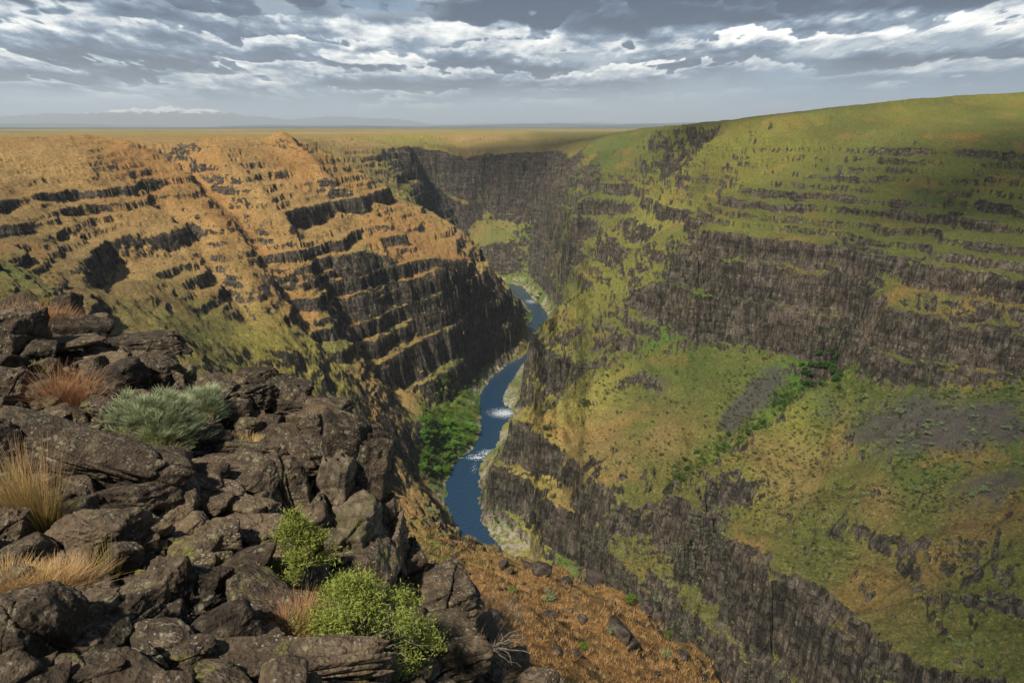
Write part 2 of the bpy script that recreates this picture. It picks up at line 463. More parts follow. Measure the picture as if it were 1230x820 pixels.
TH0, TH1 = R(-58), R(58)
NA, NR = 900, 1500
LR0, LR1 = math.log(2.2), math.log(2300.0)
ta = np.linspace(TH0, TH1, NA)
lr = np.linspace(LR0, LR1, NR)
TX = (np.exp(lr)[None, :] * np.sin(ta)[:, None])
TY = (np.exp(lr)[None, :] * np.cos(ta)[:, None])
H = np.full((NA, NR), np.nan, np.float32)
vr = np.hypot(tv[:, 0], tv[:, 1]); va = np.arctan2(tv[:, 0], tv[:, 1])
for f in of:
    for k in range(1, len(f) - 1):
        ia, ib, ic = f[0], f[k], f[k + 1]
        ang = va[[ia, ib, ic]]; rad = vr[[ia, ib, ic]]
        (x0, y0), (x1, y1), (x2, y2) = tv[ia], tv[ib], tv[ic]
        det = (x1 - x0) * (y2 - y0) - (x2 - x0) * (y1 - y0)
        if abs(det) < 1e-9: continue
        if ang.max() - ang.min() > math.pi * 0.9:      # wraps behind the viewpoint
            a0, a1 = 0, NA
        else:
            a0 = max(0, int((ang.min() - TH0) / (TH1 - TH0) * (NA - 1)) - 1); a1 = min(NA, int((ang.max() - TH0) / (TH1 - TH0) * (NA - 1)) + 3)
        r1 = min(NR, int((math.log(max(rad.max(), 1)) - LR0) / (LR1 - LR0) * (NR - 1)) + 3)
        # nearest approach of the triangle to the origin
        rmin = 1e9
        for (px, py), (qx, qy) in (((x0, y0), (x1, y1)), ((x1, y1), (x2, y2)), ((x2, y2), (x0, y0))):
            dx_, dy_ = qx - px, qy - py
            t = min(1, max(0, -(px * dx_ + py * dy_) / (dx_ * dx_ + dy_ * dy_ + 1e-12)))
            rmin = min(rmin, math.hypot(px + t * dx_, py + t * dy_))
        r0 = max(0, int((math.log(max(rmin, 0.5)) - LR0) / (LR1 - LR0) * (NR - 1)) - 2)
        inside0 = ang.max() - ang.min() > math.pi * 0.9
        if inside0: r0 = 0
        if a1 <= a0 or r1 <= r0: continue
        X_, Y_ = TX[a0:a1, r0:r1], TY[a0:a1, r0:r1]
        w1 = ((X_ - x0) * (y2 - y0) - (x2 - x0) * (Y_ - y0)) / det
        w2 = ((x1 - x0) * (Y_ - y0) - (X_ - x0) * (y1 - y0)) / det
        ok = (w1 >= -1e-6) & (w2 >= -1e-6) & (w1 + w2 <= 1 + 1e-6)
        zz = tz[ia] + w1 * (tz[ib] - tz[ia]) + w2 * (tz[ic] - tz[ia])
        sub = H[a0:a1, r0:r1]; sub[ok] = zz[ok]
H[np.isnan(H)] = -14.0


def blur(A, sa, sr):
    for ax, s in ((0, sa), (1, sr)):
        if s <= 0: continue
        n = int(3 * s) + 1
        k = np.exp(-0.5 * (np.arange(-n, n + 1) / s) ** 2); k /= k.sum()
        P = np.pad(A, [(n, n) if q == ax else (0, 0) for q in (0, 1)], mode='edge')
        out = np.zeros_like(A)
        for j, kk in enumerate(k):
            sl = [slice(None), slice(None)]; sl[ax] = slice(j, j + A.shape[ax])
            out += kk * P[tuple(sl)]
        A = out
    return A


H = blur(H, 2.6, 1.3)


def bil(A, th, l):
    a = np.clip((th - TH0) / (TH1 - TH0) * (NA - 1), 0, NA - 1.001); b = np.clip((l - LR0) / (LR1 - LR0) * (NR - 1), 0, NR - 1.001)
    ai = a.astype(np.int32); bi = b.astype(np.int32); fa = (a - ai).astype(np.float32); fb = (b - bi).astype(np.float32)
    return (A[ai, bi] * (1 - fa) * (1 - fb) + A[ai + 1, bi] * fa * (1 - fb) + A[ai, bi + 1] * (1 - fa) * fb + A[ai + 1, bi + 1] * fa * fb)


def h_base(x, y):
    r = np.hypot(x, y)
    return bil(H, np.arctan2(x, y), np.log(np.maximum(r, 2.21)))


def seg_dist(x, y, poly):
    d = np.full(np.shape(x), 1e9, np.float32)
    for (ax, ay), (bx, by) in zip(poly[:-1], poly[1:]):
        ex, ey = bx - ax, by - ay
        t = np.clip(((x - ax) * ex + (y - ay) * ey) / (ex * ex + ey * ey), 0, 1)
        d = np.minimum(d, np.hypot(x - ax - t * ex, y - ay - t * ey))
    return d


def blobs(x, y, lst):
    """soft patches (X, Y, radius along x, radius along y, value)"""
    s = 0
    for (cx, cy, rx, ry, v) in lst:
        s = s + v * np.exp(-(((x - cx) / rx) ** 2 + ((y - cy) / ry) ** 2))
    return s


def _pl(*p): return [G(*q)[:2] for q in p]
CARVE = [(_pl((740, 592, 266), (800, 572, 268), (860, 540, 284), (925, 500, 308), (985, 450, 335), (1008, 432, 345)), 13.0, -8.0),
         (_pl((830, 600, 250), (880, 572, 258), (945, 520, 285), (1010, 470, 305)), 11.0, 6.0),
         (_pl((1230, 195, 440), (1160, 250, 380), (1100, 290, 335), (1070, 320, 320)), 9.0, -5.0),
         (_pl((205, 184, 540), (250, 215, 485), (290, 255, 440), (330, 310, 410), (370, 360, 385), (395, 400, 370)), 9.0, -10.0),
         (_pl((190, 230, 440), (225, 265, 410), (260, 310, 370), (300, 360, 340)), 7.0, -8.0),
         (_pl((345, 166, 600), (400, 230, 560), (450, 270, 560), (480, 300, 540)), 12.0, 9.0),
         (_pl((270, 190, 540), (310, 230, 480), (360, 280, 445), (400, 330, 425)), 9.0, 5.0),
         (_pl((640, 515, 340), (700, 480, 366), (780, 440, 378), (845, 405, 395)), 12.0, 4.0),
         (_pl((905, 158, 600), (840, 240, 520), (800, 320, 440), (790, 400, 405)), 12.0, -6.0),
         (_pl((700, 560, 290), (712, 600, 275), (722, 640, 262)), 5.0, -14.0),
         (_pl((870, 600, 250), (862, 640, 236), (850, 680, 226)), 5.0, -10.0),
         (_pl((1010, 295, 368), (1008, 360, 352), (1006, 430, 334)), 5.0, -6.0)]
_tr = np.random.default_rng(5)
TAB_L = np.cumsum(np.concatenate([[-203, 9], [24, 26, 12], _tr.choice([3, 4, 6, 8, 12, 15], 18), [40, 60]])).astype(float)
TAB_R = np.array([-203, -195, -168, -140, -124, -116, -91, -72, -57, -52.5, -48, -42.5, -37, -33.5, -28, -24.5, -19.5, -13.5, -9, -3, 4, 11, 60], float)
TAB_S = np.cumsum(np.concatenate([[-204], _tr.uniform(1.6, 4.2, 95)])).astype(float)


def height(x, y):
    """full relief: survey + gullies + basalt strata + columns.  Returns z and the strength of the rock steps."""
    r = np.hypot(x, y)
    far = sst(r, 14, 60)                    # everything coarse fades out round the viewpoint
    z0 = h_base(x, y)
    dr = seg_dist(x, y, mid)
    wet = sst(dr, 14, 45)                   # keep the river bed free of it
    # gullies and buttresses by moving the lookup sideways
    calmr = 1 - 0.25 * sst(x, 70, 110) * sst(-y, -460, -400) * sst(z0, -125, -112)
    deep = sst(-z0, 122, 140) * sst(x, -20, 20)
    onleft = sst(-x, 20, 60)
    a1 = (7.0 + 4 * deep) * far * wet * calmr; a2 = (3.8 + 3.0 * deep - 1.6 * onleft) * far * (0.35 + 0.65 * wet) * calmr; a3 = (1.7 - 0.9 * onleft - 1.1 * sst(z0, -62, -50) * (1 - onleft)) * far
    px = x + a1 * fbm(x, y, 60, 2, seed=1) + a2 * fbm(x, y, 19, 2, seed=2, ridge=True) + a3 * fbm(x, y, 5, 2, seed=3, ridge=True)
    py = y + a1 * fbm(x, y, 60, 2, seed=4) + a2 * fbm(x, y, 17, 2, seed=5, ridge=True) + a3 * fbm(x, y, 5, 2, seed=6, ridge=True)
    a4 = 2.2 * sst(-z0, 57, 66) * (1 - onleft) * far * (0.3 + 0.7 * wet)
    px = px + a4 * fbm(x, y, 10, 2, seed=7, ridge=True); py = py + a4 * fbm(x, y, 10, 2, seed=10, ridge=True)
    zb = h_base(px, py)
    e = np.maximum(2.0, 0.006 * r)
    gx = (h_base(px + e, py) - h_base(px - e, py)) / (2 * e); gy = (h_base(px, py + e) - h_base(px, py - e)) / (2 * e)
    sl = np.hypot(gx, gy)
    # natural unevenness, stronger on slopes
    zb = zb + far * wet * np.clip(sl, 0.05, 0.8) * (1 - 0.55 * sst(blobs(x, y, [(*G(340, 440, 295)[:2], 40, 45, 1.0), (*G(420, 480, 325)[:2], 34, 50, 1.0)]), 0.2, 0.6)) * (5.0 * fbm(x, y, 45, 3, seed=8) + 1.6 * fbm(x, y, 11, 3, seed=9))
    # side gullies (negative) and ribs (positive) running down the walls
    for pl, wd, dep in CARVE:
        d_ = seg_dist(px, py, pl)
        zb = zb + dep * np.exp(-(d_ / wd) ** 2)
    zb = zb + 2.6 * far * wet * sst(x, 30, 80) * np.clip(sl, 0, 0.7) * fbm(x, y, 30, 3, seed=15, ridge=True)
    zb = zb + 1.3 * fbm(x, y, 9, 3, seed=17) * (1 - wet) * sst(dr, 7, 13)
    # strata
    left = sst(-x, -10, 60) * sst(r, 90, 160)
    n_big = fbm(x, y, 70, 3, seed=20)
    n_med = fbm(x, y, 22, 3, seed=23)
    A_left = left * np.clip(0.80 + 0.8 * n_big + 0.4 * n_med, 0, 1) * (1 - sst(zb, -13.5, -10.5))
    upper = sst(zb, -72, -58) * sst(-zb, 4, 16) * sst(x, 60, 110)
    A_right = upper * np.clip(0.95 + 0.9 * n_big + 0.5 * n_med, 0, 1)
    A_cliff = sst(sl, 0.85, 1.5) * 0.8
    A_rim = sst(zb, -26, -12) * sst(sl, 0.10, 0.3) * np.clip(0.35 + 1.2 * n_big, 0, 1) * (x > 60)
    calm = blobs(x, y, [(*G(310, 430, 285)[:2], 30, 40, 1.6), (*G(360, 445, 300)[:2], 30, 40, 1.6), (*G(420, 480, 325)[:2], 34, 50, 1.5), (*G(480, 520, 350)[:2], 20, 40, 0.8)])
    calm = calm + 1.0 * sst(blobs(x, y, [(*G(700, 500, 345)[:2], 60, 60, 1.0), (*G(950, 540, 265)[:2], 60, 50, 1.0), (*G(1150, 560, 210)[:2], 60, 50, 1.0)]), 0.2, 0.5) * (sl < 0.9)
    A = np.clip(np.maximum(np.maximum(A_left * (1 - 0.5 * sst(sl, 1.1, 1.7)), A_right * (1 - 0.5 * sst(sl, 1.1, 1.7))), np.maximum(A_cliff, A_rim)) - calm, 0, 1)
    A = A * far * sst(zb, -196, -186) * sst(-zb, 9.0, 13.0 + 0 * zb) if False else A * far * sst(zb, -196, -186)
    A = A * (1 - sst(-r, -110, -60)) * (1 - sst(y, 840, 900) * (1 - sst(sl, 1.2, 1.7)) * (x > -110))
    wobz = 1.6 * fbm(x, y, 90, 2, seed=31) + 0.5 * fbm(x, y, 20, 2, seed=33)

    def step(z, tab, a, b, wl, soft, seed):
        """irregular flows: every layer is broken up by a pattern of its own"""
        q = z + wobz
        kk = np.interp(q, tab, np.arange(len(tab))).astype(np.float32)
        k = np.floor(kk); f = kk - k
        nk = fbm(x + 37.7 * k, y + 91.3 * k, wl, 3, seed=seed)
        th_ = np.interp(k, np.arange(len(tab) - 1), np.diff(tab)).astype(np.float32)
        msk = sst(nk + soft + 0.012 * (th_ - 9), -0.12, 0.16)
        thick = sst(th_, 13, 20)
        wa = a * (1 - 0.62 * thick) + 0.18 * nk * (1 - 0.5 * thick)
        g_ = sst(f, wa, wa + (b - a) + 0.42 * thick)
        kk = k + f + msk * (g_ - f)
        return np.interp(kk, np.arange(len(tab)), tab).astype(np.float32) - wobz
    tab = np.where(x > 20, 1, 0)
    zL = step(zb, TAB_L, 0.58, 0.76, 60, 0.04, 200)
    zR = step(zb, TAB_R, 0.56, 0.74, 75, 0.36, 210)
    mixr = sst(x - 0.02 * y, 0, 40)
    zs = zL * (1 - mixr) + zR * mixr
    z = zb + A * 0.92 * (zs - zb)
    zt = step(z, TAB_S, 0.50, 0.80, 18, 0.0, 220)
    z = z + np.clip(np.maximum(A * 1.3, 0.8 * left * (1 - np.clip(calm, 0, 1))), 0, 1) * far * 0.75 * (zt - z)
    # rim rock: the top flow stands as a low cliff along the left plateau edge
    rimm = left * sst(n_med + 0.8 * n_big, -0.35, 0.0)
    t = sst(zb, -22, -13.0)
    z = z + 0 * t * rimm
    # small relief everywhere
    rock = np.clip(A + sst(sl, 0.6, 1.1), 0, 1)
    z = z + far * wet * (0.35 + 1.0 * rock) * 0.75 * fbm(x, y, 4.5, 4, gain=0.6, seed=40)
    # near ground: broken rock
    nearm = 1 - far
    z = z - 0.16 * nearm * sst(r, 2, 4)
    z = z + nearm * (0.22 * fbm(x, y, 1.3, 4, seed=50) + 0.10 * fbm(x, y, 0.45, 3, seed=52, ridge=True))
    # knolls of dark rock in the orange slope
    return z, A, sl


print("survey done", round(time.time() - T0, 1))
# dense columns -> resample each column so that steep faces get as many rows as they need
NC, NRD, NRF = 1750, 2400, 1150
cth = np.linspace(R(-56), R(56), NC).astype(np.float32)
LRF0, LRF1 = math.log(2.3), math.log(2200.0)
dl = np.linspace(LRF0, LRF1, NRD).astype(np.float32)
HT = np.empty((NC, NRD), np.float32)
CH = 175
for c in range(0, NC, CH):
    rr = np.exp(dl)[None, :]
    HT[c:c + CH] = height(rr * np.sin(cth[c:c + CH])[:, None], rr * np.cos(cth[c:c + CH])[:, None])[0]
rr = np.exp(dl)
phi = np.arctan2(HT, rr[None, :])
dd = np.abs(np.diff(phi, axis=1)) + 0.30 * np.abs(np.diff(HT, axis=1)) / rr[1:][None, :] + 0.22 * np.diff(rr)[None, :] / rr[1:][None, :] * 0.6 + 1e-5
dd = np.minimum(dd, 0.05)
k = np.exp(-0.5 * (np.arange(-18, 19) / 7.0) ** 2); k /= k.sum()
P_ = np.pad(dd, [(18, 18), (0, 0)], mode='edge'); dd2 = np.zeros_like(dd)
for j in range(37): dd2 += k[j] * P_[j:j + NC]
P_ = np.pad(dd2, [(0, 0), (3, 3)], mode='edge'); dd2 = sum(P_[:, j:j + NRD - 1] for j in range(7)) / 7
cum = np.concatenate([np.zeros((NC, 1), np.float32), np.cumsum(dd2, axis=1)], axis=1)
LF = np.empty((NC, NRF), np.float32)
tgt = np.linspace(0, 1, NRF)
for c in range(NC):
    LF[c] = np.interp(tgt * cum[c, -1], cum[c], dl)
RF = np.exp(LF)
XF = RF * np.sin(cth)[:, None]; YF = RF * np.cos(cth)[:, None]
ZF = np.empty_like(XF); AF = np.empty_like(XF); SF = np.empty_like(XF)
for c in range(0, NC, CH):
    ZF[c:c + CH], AF[c:c + CH], SF[c:c + CH] = height(XF[c:c + CH], YF[c:c + CH])
print("relief done", round(time.time() - T0, 1))


def ground(x, y):
    """height of the built terrain at x, y (same function as the mesh)"""
    return height(np.atleast_1d(np.float32(x)), np.atleast_1d(np.float32(y)))[0]


def hit(us, vs):
    """first ground point met along the given bearings"""
    us = np.atleast_1d(np.asarray(us, float)); vs = np.atleast_1d(np.asarray(vs, float))
    out = []
    for u, v in zip(us, vs):
        x, y, z = bearing(u, v)
        th = math.atan2(x, y); sl_ = z / math.hypot(x, y)
        c = int(round((th - cth[0]) / (cth[-1] - cth[0]) * (NC - 1)))
        c = min(max(c, 0), NC - 1)
        below = ZF[c] >= sl_ * RF[c]
        k = int(np.argmax(below))
        if not below.any(): k = NRF - 1
        out.append((XF[c, k], YF[c, k], ZF[c, k]))
    return np.array(out)
# ------------------------------------------------------------------ what grows where (surveyed patches, cover colours, with some sunlit zones painted in as yellow)
ORA, TAN, YEL, GRN, OLI, BRI, DRY, SCR = ((0.31, 0.160, 0.054), (0.31, 0.195, 0.075), (0.24, 0.215, 0.045), (0.090, 0.120, 0.026),
                                         (0.145, 0.145, 0.038), (0.10, 0.150, 0.024), (0.20, 0.135, 0.055), (0.045, 0.040, 0.036))
PATCH = [(20, 200, TAN), (60, 230, TAN), (120, 260, TAN), (60, 300, DRY), (180, 200, ORA), (220, 200, ORA), (250, 230, ORA), (280, 270, ORA), (320, 320, ORA), (350, 360, ORA),
         (300, 200, TAN), (360, 200, ORA), (330, 240, TAN), (400, 240, TAN), (420, 290, TAN), (380, 320, TAN), (300, 310, TAN), (250, 330, TAN), (200, 300, TAN), (200, 360, DRY),
         (120, 340, DRY), (60, 340, DRY), (20, 330, GRN), (260, 380, OLI), (230, 400, OLI), (470, 290, ORA), (500, 290, ORA), (490, 310, ORA), (450, 330, OLI), (540, 300, ORA), (560, 300, TAN), (410, 370, ORA), (390, 390, OLI),
         (320, 430, YEL), (350, 440, YEL), (400, 460, YEL), (430, 490, YEL), (400, 420, OLI), (440, 460, TAN), (460, 500, ORA), (490, 480, TAN), (450, 540, YEL), (480, 590, TAN), (520, 560, DRY), (500, 500, OLI),
         (550, 520, BRI), (530, 545, BRI), (560, 500, BRI), (575, 470, GRN), (598, 425, OLI), (640, 385, BRI), (590, 620, GRN), (612, 470, GRN),
         (510, 620, (.34, .19, .07)), (560, 660, (.34, .19, .07)), (600, 700, (.34, .19, .07)), (660, 730, (.34, .19, .07)), (700, 760, (.34, .19, .07)), (760, 790, ORA), (520, 660, OLI), (640, 790, ORA), (740, 800, ORA),
         (440, 185, DRY), (470, 200, OLI), (515, 215, YEL), (480, 220, OLI), (560, 190, DRY), (620, 200, DRY), (660, 190, DRY), (600, 230, DRY), (640, 280, GRN), (610, 270, GRN), (590, 265, GRN), (630, 320, GRN), (660, 300, OLI), (665, 340, OLI),
         (430, 172, TAN), (600, 160, YEL), (700, 155, YEL), (660, 158, TAN), (560, 163, TAN), (190, 172, TAN), (400, 160, TAN), (500, 163, YEL), (720, 200, GRN), (740, 210, OLI), (700, 220, GRN),
         (800, 190, YEL), (850, 180, YEL), (880, 170, YEL), (830, 230, OLI), (900, 200, YEL), (950, 180, YEL), (1000, 165, OLI), (1050, 160, OLI), (1100, 140, YEL), (1200, 130, YEL), (1220, 150, OLI), (1150, 130, OLI),
         (900, 250, OLI), (950, 230, OLI), (1000, 200, OLI), (1100, 200, OLI), (1200, 190, OLI), (1220, 230, YEL), (1150, 240, GRN), (870, 280, YEL), (930, 280, OLI), (1050, 280, OLI), (1200, 290, OLI), (1100, 330, OLI), (1220, 350, OLI),
         (800, 260, YEL), (760, 300, YEL), (720, 345, YEL), (780, 330, YEL), (830, 320, OLI), (830, 370, BRI), (800, 400, GRN), (760, 380, OLI), (720, 400, OLI), (820, 400, BRI),
         (650, 515, YEL), (690, 490, YEL), (740, 450, YEL), (700, 470, YEL), (720, 520, TAN), (760, 500, OLI), (780, 460, GRN), (840, 440, GRN), (800, 520, TAN), (750, 550, TAN), (770, 580, OLI), (680, 520, TAN),
         (930, 450, GRN), (1000, 440, GRN), (1030, 450, BRI), (980, 490, BRI), (940, 510, YEL), (900, 550, TAN), (880, 580, YEL), (950, 540, TAN), (1000, 530, TAN), (960, 580, TAN), (1000, 580, OLI), (1050, 550, OLI),
         (1100, 470, GRN), (1200, 480, GRN), (1150, 530, GRN), (1220, 560, GRN), (1100, 560, GRN), (1050, 500, GRN), (1050, 600, TAN), (1000, 640, OLI), (1100, 640, OLI), (1180, 620, DRY), (1200, 700, OLI), (1150, 720, OLI), (1100, 680, DRY), (1220, 780, OLI), (960, 660, OLI),
         (850, 640, OLI), (740, 620, OLI), (1040, 420, OLI), (1150, 430, OLI), (1220, 440, OLI)]
ph = hit([p[0] for p in PATCH], [p[1] for p in PATCH])
pc = np.array([p[2] for p in PATCH])


def cover_colour(x, y):
    """inverse-distance mix of the surveyed patches, distances measured as seen on the ground (relative to range)"""
    r = np.hypot(x, y)
    th = np.arctan2(x, y); lr_ = np.log(np.maximum(r, 2))
    th = th + 0.035 * fbm(x, y, 60, 3, seed=61); lr_ = lr_ + 0.06 * fbm(x, y, 45, 3, seed=64)
    pt = np.arctan2(ph[:, 0], ph[:, 1]); pl = np.log(np.hypot(ph[:, 0], ph[:, 1]))
    W_ = np.zeros(x.shape, np.float32); C = np.zeros(x.shape + (3,), np.float32)
    for k in range(len(PATCH)):
        d2 = (th - pt[k]) ** 2 + (0.55 * (lr_ - pl[k])) ** 2 + 2.5e-4
        w_ = (1.0 / d2 ** 1.6).astype(np.float32)
        W_ += w_; C += w_[..., None] * pc[k]
    return C / W_[..., None]


# evaluated on a coarse copy of the grid, then spread
sub = (slice(None, None, 5), slice(None, None, 4))
cc = cover_colour(XF[sub], YF[sub])
ai = np.clip(np.arange(NC) / 5.0, 0, cc.shape[0] - 1.001); bi = np.clip(np.arange(NRF) / 4.0, 0, cc.shape[1] - 1.001)
a0 = ai.astype(int); b0 = bi.astype(int); fa = (ai - a0)[:, None, None].astype(np.float32); fb = (bi - b0)[None, :, None].astype(np.float32)
CF = (cc[a0][:, b0] * (1 - fa) + cc[a0 + 1][:, b0] * fa) * (1 - fb) + (cc[a0][:, b0 + 1] * (1 - fa) + cc[a0 + 1][:, b0 + 1] * fa) * fb
thf = np.arctan2(XF, YF)
# right-hand cover greener, cloud shade painted in except on sunlit spurs; left stays bleached
dk = sst(XF, 10, 60) * (1 - 0.45 * sst(blobs(XF, YF, [(*G(690, 495, 360)[:2], 45, 40, 1.0), (*G(800, 240, 560)[:2], 30, 90, 0.7)]), 0.2, 0.7))
CF = CF * (1 - dk[..., None] * np.array([0.40, 0.33, 0.40], np.float32))
CF = CF * (1 + 0.30 * fbm(XF, YF, 38, 3, seed=66))[..., None]
def Pw(u, v): return tuple(hit([u], [v])[0][:2])
def patch(u, v, rx, ry, val):
    p = Pw(u, v); return (p[0], p[1], rx, ry, val)
SCREE = [patch(930, 452, 8, 8, .8), patch(915, 468, 8, 8, .9), patch(900, 484, 8, 8, .9), patch(886, 500, 7, 8, .9), patch(872, 516, 6, 8, .8), patch(790, 465, 8, 10, 0.5), patch(1080, 500, 22, 14, 0.9), patch(1140, 510, 24, 12, 0.9), patch(1200, 520, 18, 10, 0.8), patch(1190, 590, 18, 10, 0.6), patch(1000, 490, 10, 8, 0.6), patch(650, 300, 20, 30, 0.5), patch(560, 470, 18, 25, 0.4), patch(500, 560, 10, 20, .5)]
GREEN = [patch(975, 455, 16, 12, 1.2), patch(545, 525, 16, 26, 1.2), patch(530, 555, 10, 12, 1.0), patch(640, 385, 10, 40, 1.0), patch(575, 475, 10, 30, 0.7), patch(820, 372, 25, 12, .7), patch(870, 545, 12, 10, 0.5), patch(930, 500, 10, 14, .6)]
scree = np.clip(blobs(XF, YF, SCREE) * (1 + 0.9 * fbm(XF, YF, 14, 4, seed=70)), 0, 1)
green = np.clip(blobs(XF, YF, GREEN) * (1 + 0.8 * fbm(XF, YF, 10, 4, seed=74)), 0, 1)
distR = seg_dist(XF, YF, mid)
green = np.maximum(green, 0.8 * sst(-np.abs(distR - 15), -9, -2) * sst(fbm(XF, YF, 25, 2, seed=77), -0.1, 0.3) * sst(-ZF, 180, 192))
rocky = np.clip(AF * (0.6 + 0.8 * (XF > 60) * (ZF > -60)) + 1.3 * sst(YF, 840, 900) * sst(SF, 1.0, 1.4) + 0.8 * sst(XF, 60, 90) * sst(-YF, -480, -420) * sst(SF, 0.7, 1.2) - 0.9 * sst(YF, 480, 560) * sst(-YF, -900, -820) * sst(XF, 20, 60) + 0.8 * sst(ZF, -20, -13) * sst(SF, 0.12, 0.3) * (XF < -60) * (1 - sst(ZF, -9, -6)) + sst(-np.hypot(XF, YF), -30, -16), 0, 1.4)
print("cover done", round(time.time() - T0, 1))

# ------------------------------------------------------------------ materials of the land
def mat(name):
    m_ = bpy.data.materials.new(name); m_.use_nodes = True
    return m_, NT(m_.node_tree)
def finish(n, col, rough=0.9, bump=None, spec=0.2, extra=None):
    p = n.n('ShaderNodeBsdfPrincipled', i={'Base Color': col, 'Roughness': rough, 'Specular IOR Level': spec})
    if bump is not None: n.set(p.inputs['Normal'], bump)
    for k, v in (extra or {}).items(): n.set(p.inputs[k], v)
    n.n('ShaderNodeOutputMaterial', i={'Surface': p.outputs[0]})
    return p
def bump(n, h, strength=0.5, dist=0.1, prev=None):
    b = n.n('ShaderNodeBump', i={'Strength': strength, 'Distance': dist, 'Height': h})
    if prev is not None: n.set(b.inputs['Normal'], prev)
    return b.outputs[0]

MT, n = mat("canyon_ground")
g = n.n('ShaderNodeNewGeometry'); P = g.outputs['Position']
att = lambda a: n.n('ShaderNodeAttribute', attribute_name=a)
cover_c = att('cover').outputs['Color']; a_scree = att('scree').outputs['Fac']; a_green = att('green').outputs['Fac']; a_rocky = att('rocky').outputs['Fac']; a_near = att('near').outputs['Fac']
px, py, pz = n.xyz(P)
nz = n.xyz(g.outputs['Normal'])[2]
n1 = n.noise(P, 0.035, 6, 0.6); n2 = n.noise(P, 0.33, 6, 0.65); n3 = n.noise(P, 2.4, 5, 0.65)
# rock shows where the ground is steep, broken up
thr = n.m('ADD', n.m('ADD', 0.665, n.m('MULTIPLY', n.m('SUBTRACT', n2, 0.5), 0.55)), n.m('MULTIPLY', n.m('SUBTRACT', n3, 0.5), 0.25))
thr = n.m('ADD', thr, n.m('MULTIPLY', a_rocky, 0.16))
rock = n.ss(n.m('SUBTRACT', thr, nz), -0.035, 0.045)
rock = n.m('MAXIMUM', rock, n.ss(a_near, 0.35, 0.75))
# basalt: columns (streaks down the face), flow tops, lichen and iron stain; contrast widened to paint in self-shadow
vs = n.comb(px, py, n.m('MULTIPLY', pz, 0.20))
col1 = n.noise(vs, 0.45, 6, 0.62); col2 = n.noise(vs, 1.7, 4, 0.6)
hs = n.comb(n.m('MULTIPLY', px, 0.04), n.m('MULTIPLY', py, 0.04), pz)
lay = n.noise(hs, 0.55, 6, 0.7, 0.2)
rk = n.ramp(n.m('ADD', n.m('MULTIPLY', col1, 0.50), n.m('MULTIPLY', lay, 0.50)),
            [(0.34, (0.013, 0.011, 0.009)), (0.45, (0.042, 0.036, 0.028)), (0.54, (0.088, 0.074, 0.056)), (0.66, (0.185, 0.155, 0.118))])
rk = n.mix(n.m('MULTIPLY', n.ss(n1, 0.52, 0.66), 0.5), rk, (0.125, 0.095, 0.070))
rk = n.mix(n.m('MULTIPLY', n.ss(n2, 0.50, 0.68), 0.45), rk, (0.125, 0.125, 0.055))
crack = n.ss(n.vor(vs, 0.55, 'DISTANCE_TO_EDGE').outputs['Distance'], 0.0, 0.10)
rk = n.mix(n.m('SUBTRACT', 1.0, n.m('ADD', 0.70, n.m('MULTIPLY', crack, 0.30))), rk, (0.03, 0.016, 0.015))
cellc = n.n('ShaderNodeTexVoronoi', i={'Vector': n.vm('ADD', n.comb(px, py, n.m('MULTIPLY', pz, 0.45)), n.vm('SCALE', n.n('ShaderNodeTexNoise', i={'Vector': P, 'Scale': 0.5, 'Detail': 4.0}).outputs['Color'], 1.6)), 'Scale': 0.62})
cval = n.xyz(cellc.outputs['Color'])[0]
rk = n.n('ShaderNodeHueSaturation', i={'Value': n.m('MULTIPLY', n.lin(cval, 0, 1, 0.5, 1.45), n.lin(n3, 0.3, 0.7, 0.7, 1.3)), 'Color': rk}).outputs[0]
flow = n.ss(n.m('ABSOLUTE', n.m('SUBTRACT', n.m('FRACT', n.m('ADD', n.m('MULTIPLY', pz, 0.145), n.m('MULTIPLY', n1, 1.5))), 0.5)), 0.0, 0.09)
rk = n.mix(n.m('MULTIPLY', n.m('SUBTRACT', 1.0, flow), n.m('MULTIPLY', n.ss(n2, 0.40, 0.55), 0.7)), rk, (0.022, 0.019, 0.017))
rk = n.mix(n.m('MULTIPLY', n.ss(n.noise(n.vm('ADD', P, (50.0, 0.0, 0.0)), 0.10, 5, 0.65), 0.54, 0.66), 0.45), rk, (0.20, 0.155, 0.125))
# ground cover: tufts and bare soil between
tuft = n.noise(P, 1.3, 5, 0.7); tuft2 = n.noise(P, 0.17, 5, 0.6)
cv = n.mix(n.m('MULTIPLY', n.ss(tuft2, 0.42, 0.66), 0.35), cover_c, (0.115, 0.10, 0.036))
cv = n.mix(n.m('MULTIPLY', n.ss(n1, 0.50, 0.68), 0.35), cv, (0.27, 0.13, 0.045))
hv = n.n('ShaderNodeHueSaturation', i={'Value': n.lin(tuft, 0.3, 0.7, 0.50, 1.50), 'Color': cv})
cv = hv.outputs[0]
vd = n.n('ShaderNodeTexVoronoi', i={'Vector': P, 'Scale': 0.55}); keep = n.ss(n.m('ADD', n.xyz(vd.outputs['Color'])[1], n.m('MULTIPLY', n.m('SUBTRACT', n.noise(P, 0.05, 4, 0.6), 0.5), 2.0)), 0.45, 0.6)
spots = n.m('MAXIMUM', n.ss(vd.outputs['Distance'], 0.26, 0.42), n.m('SUBTRACT', 1.0, keep))
straw = n.ss(n.noise(P, 0.85, 4, 0.7), 0.56, 0.66)
cv = n.mix(n.m('MULTIPLY', straw, 0.4), cv, (0.36, 0.27, 0.12))
cv = n.mix(n.m('MULTIPLY', n.m('SUBTRACT', 1.0, spots), 0.55), cv, (0.040, 0.045, 0.018))
cv = n.mix(a_green, cv, n.mix(n.ss(tuft, 0.35, 0.65), (0.035, 0.075, 0.012), (0.10, 0.19, 0.022)))
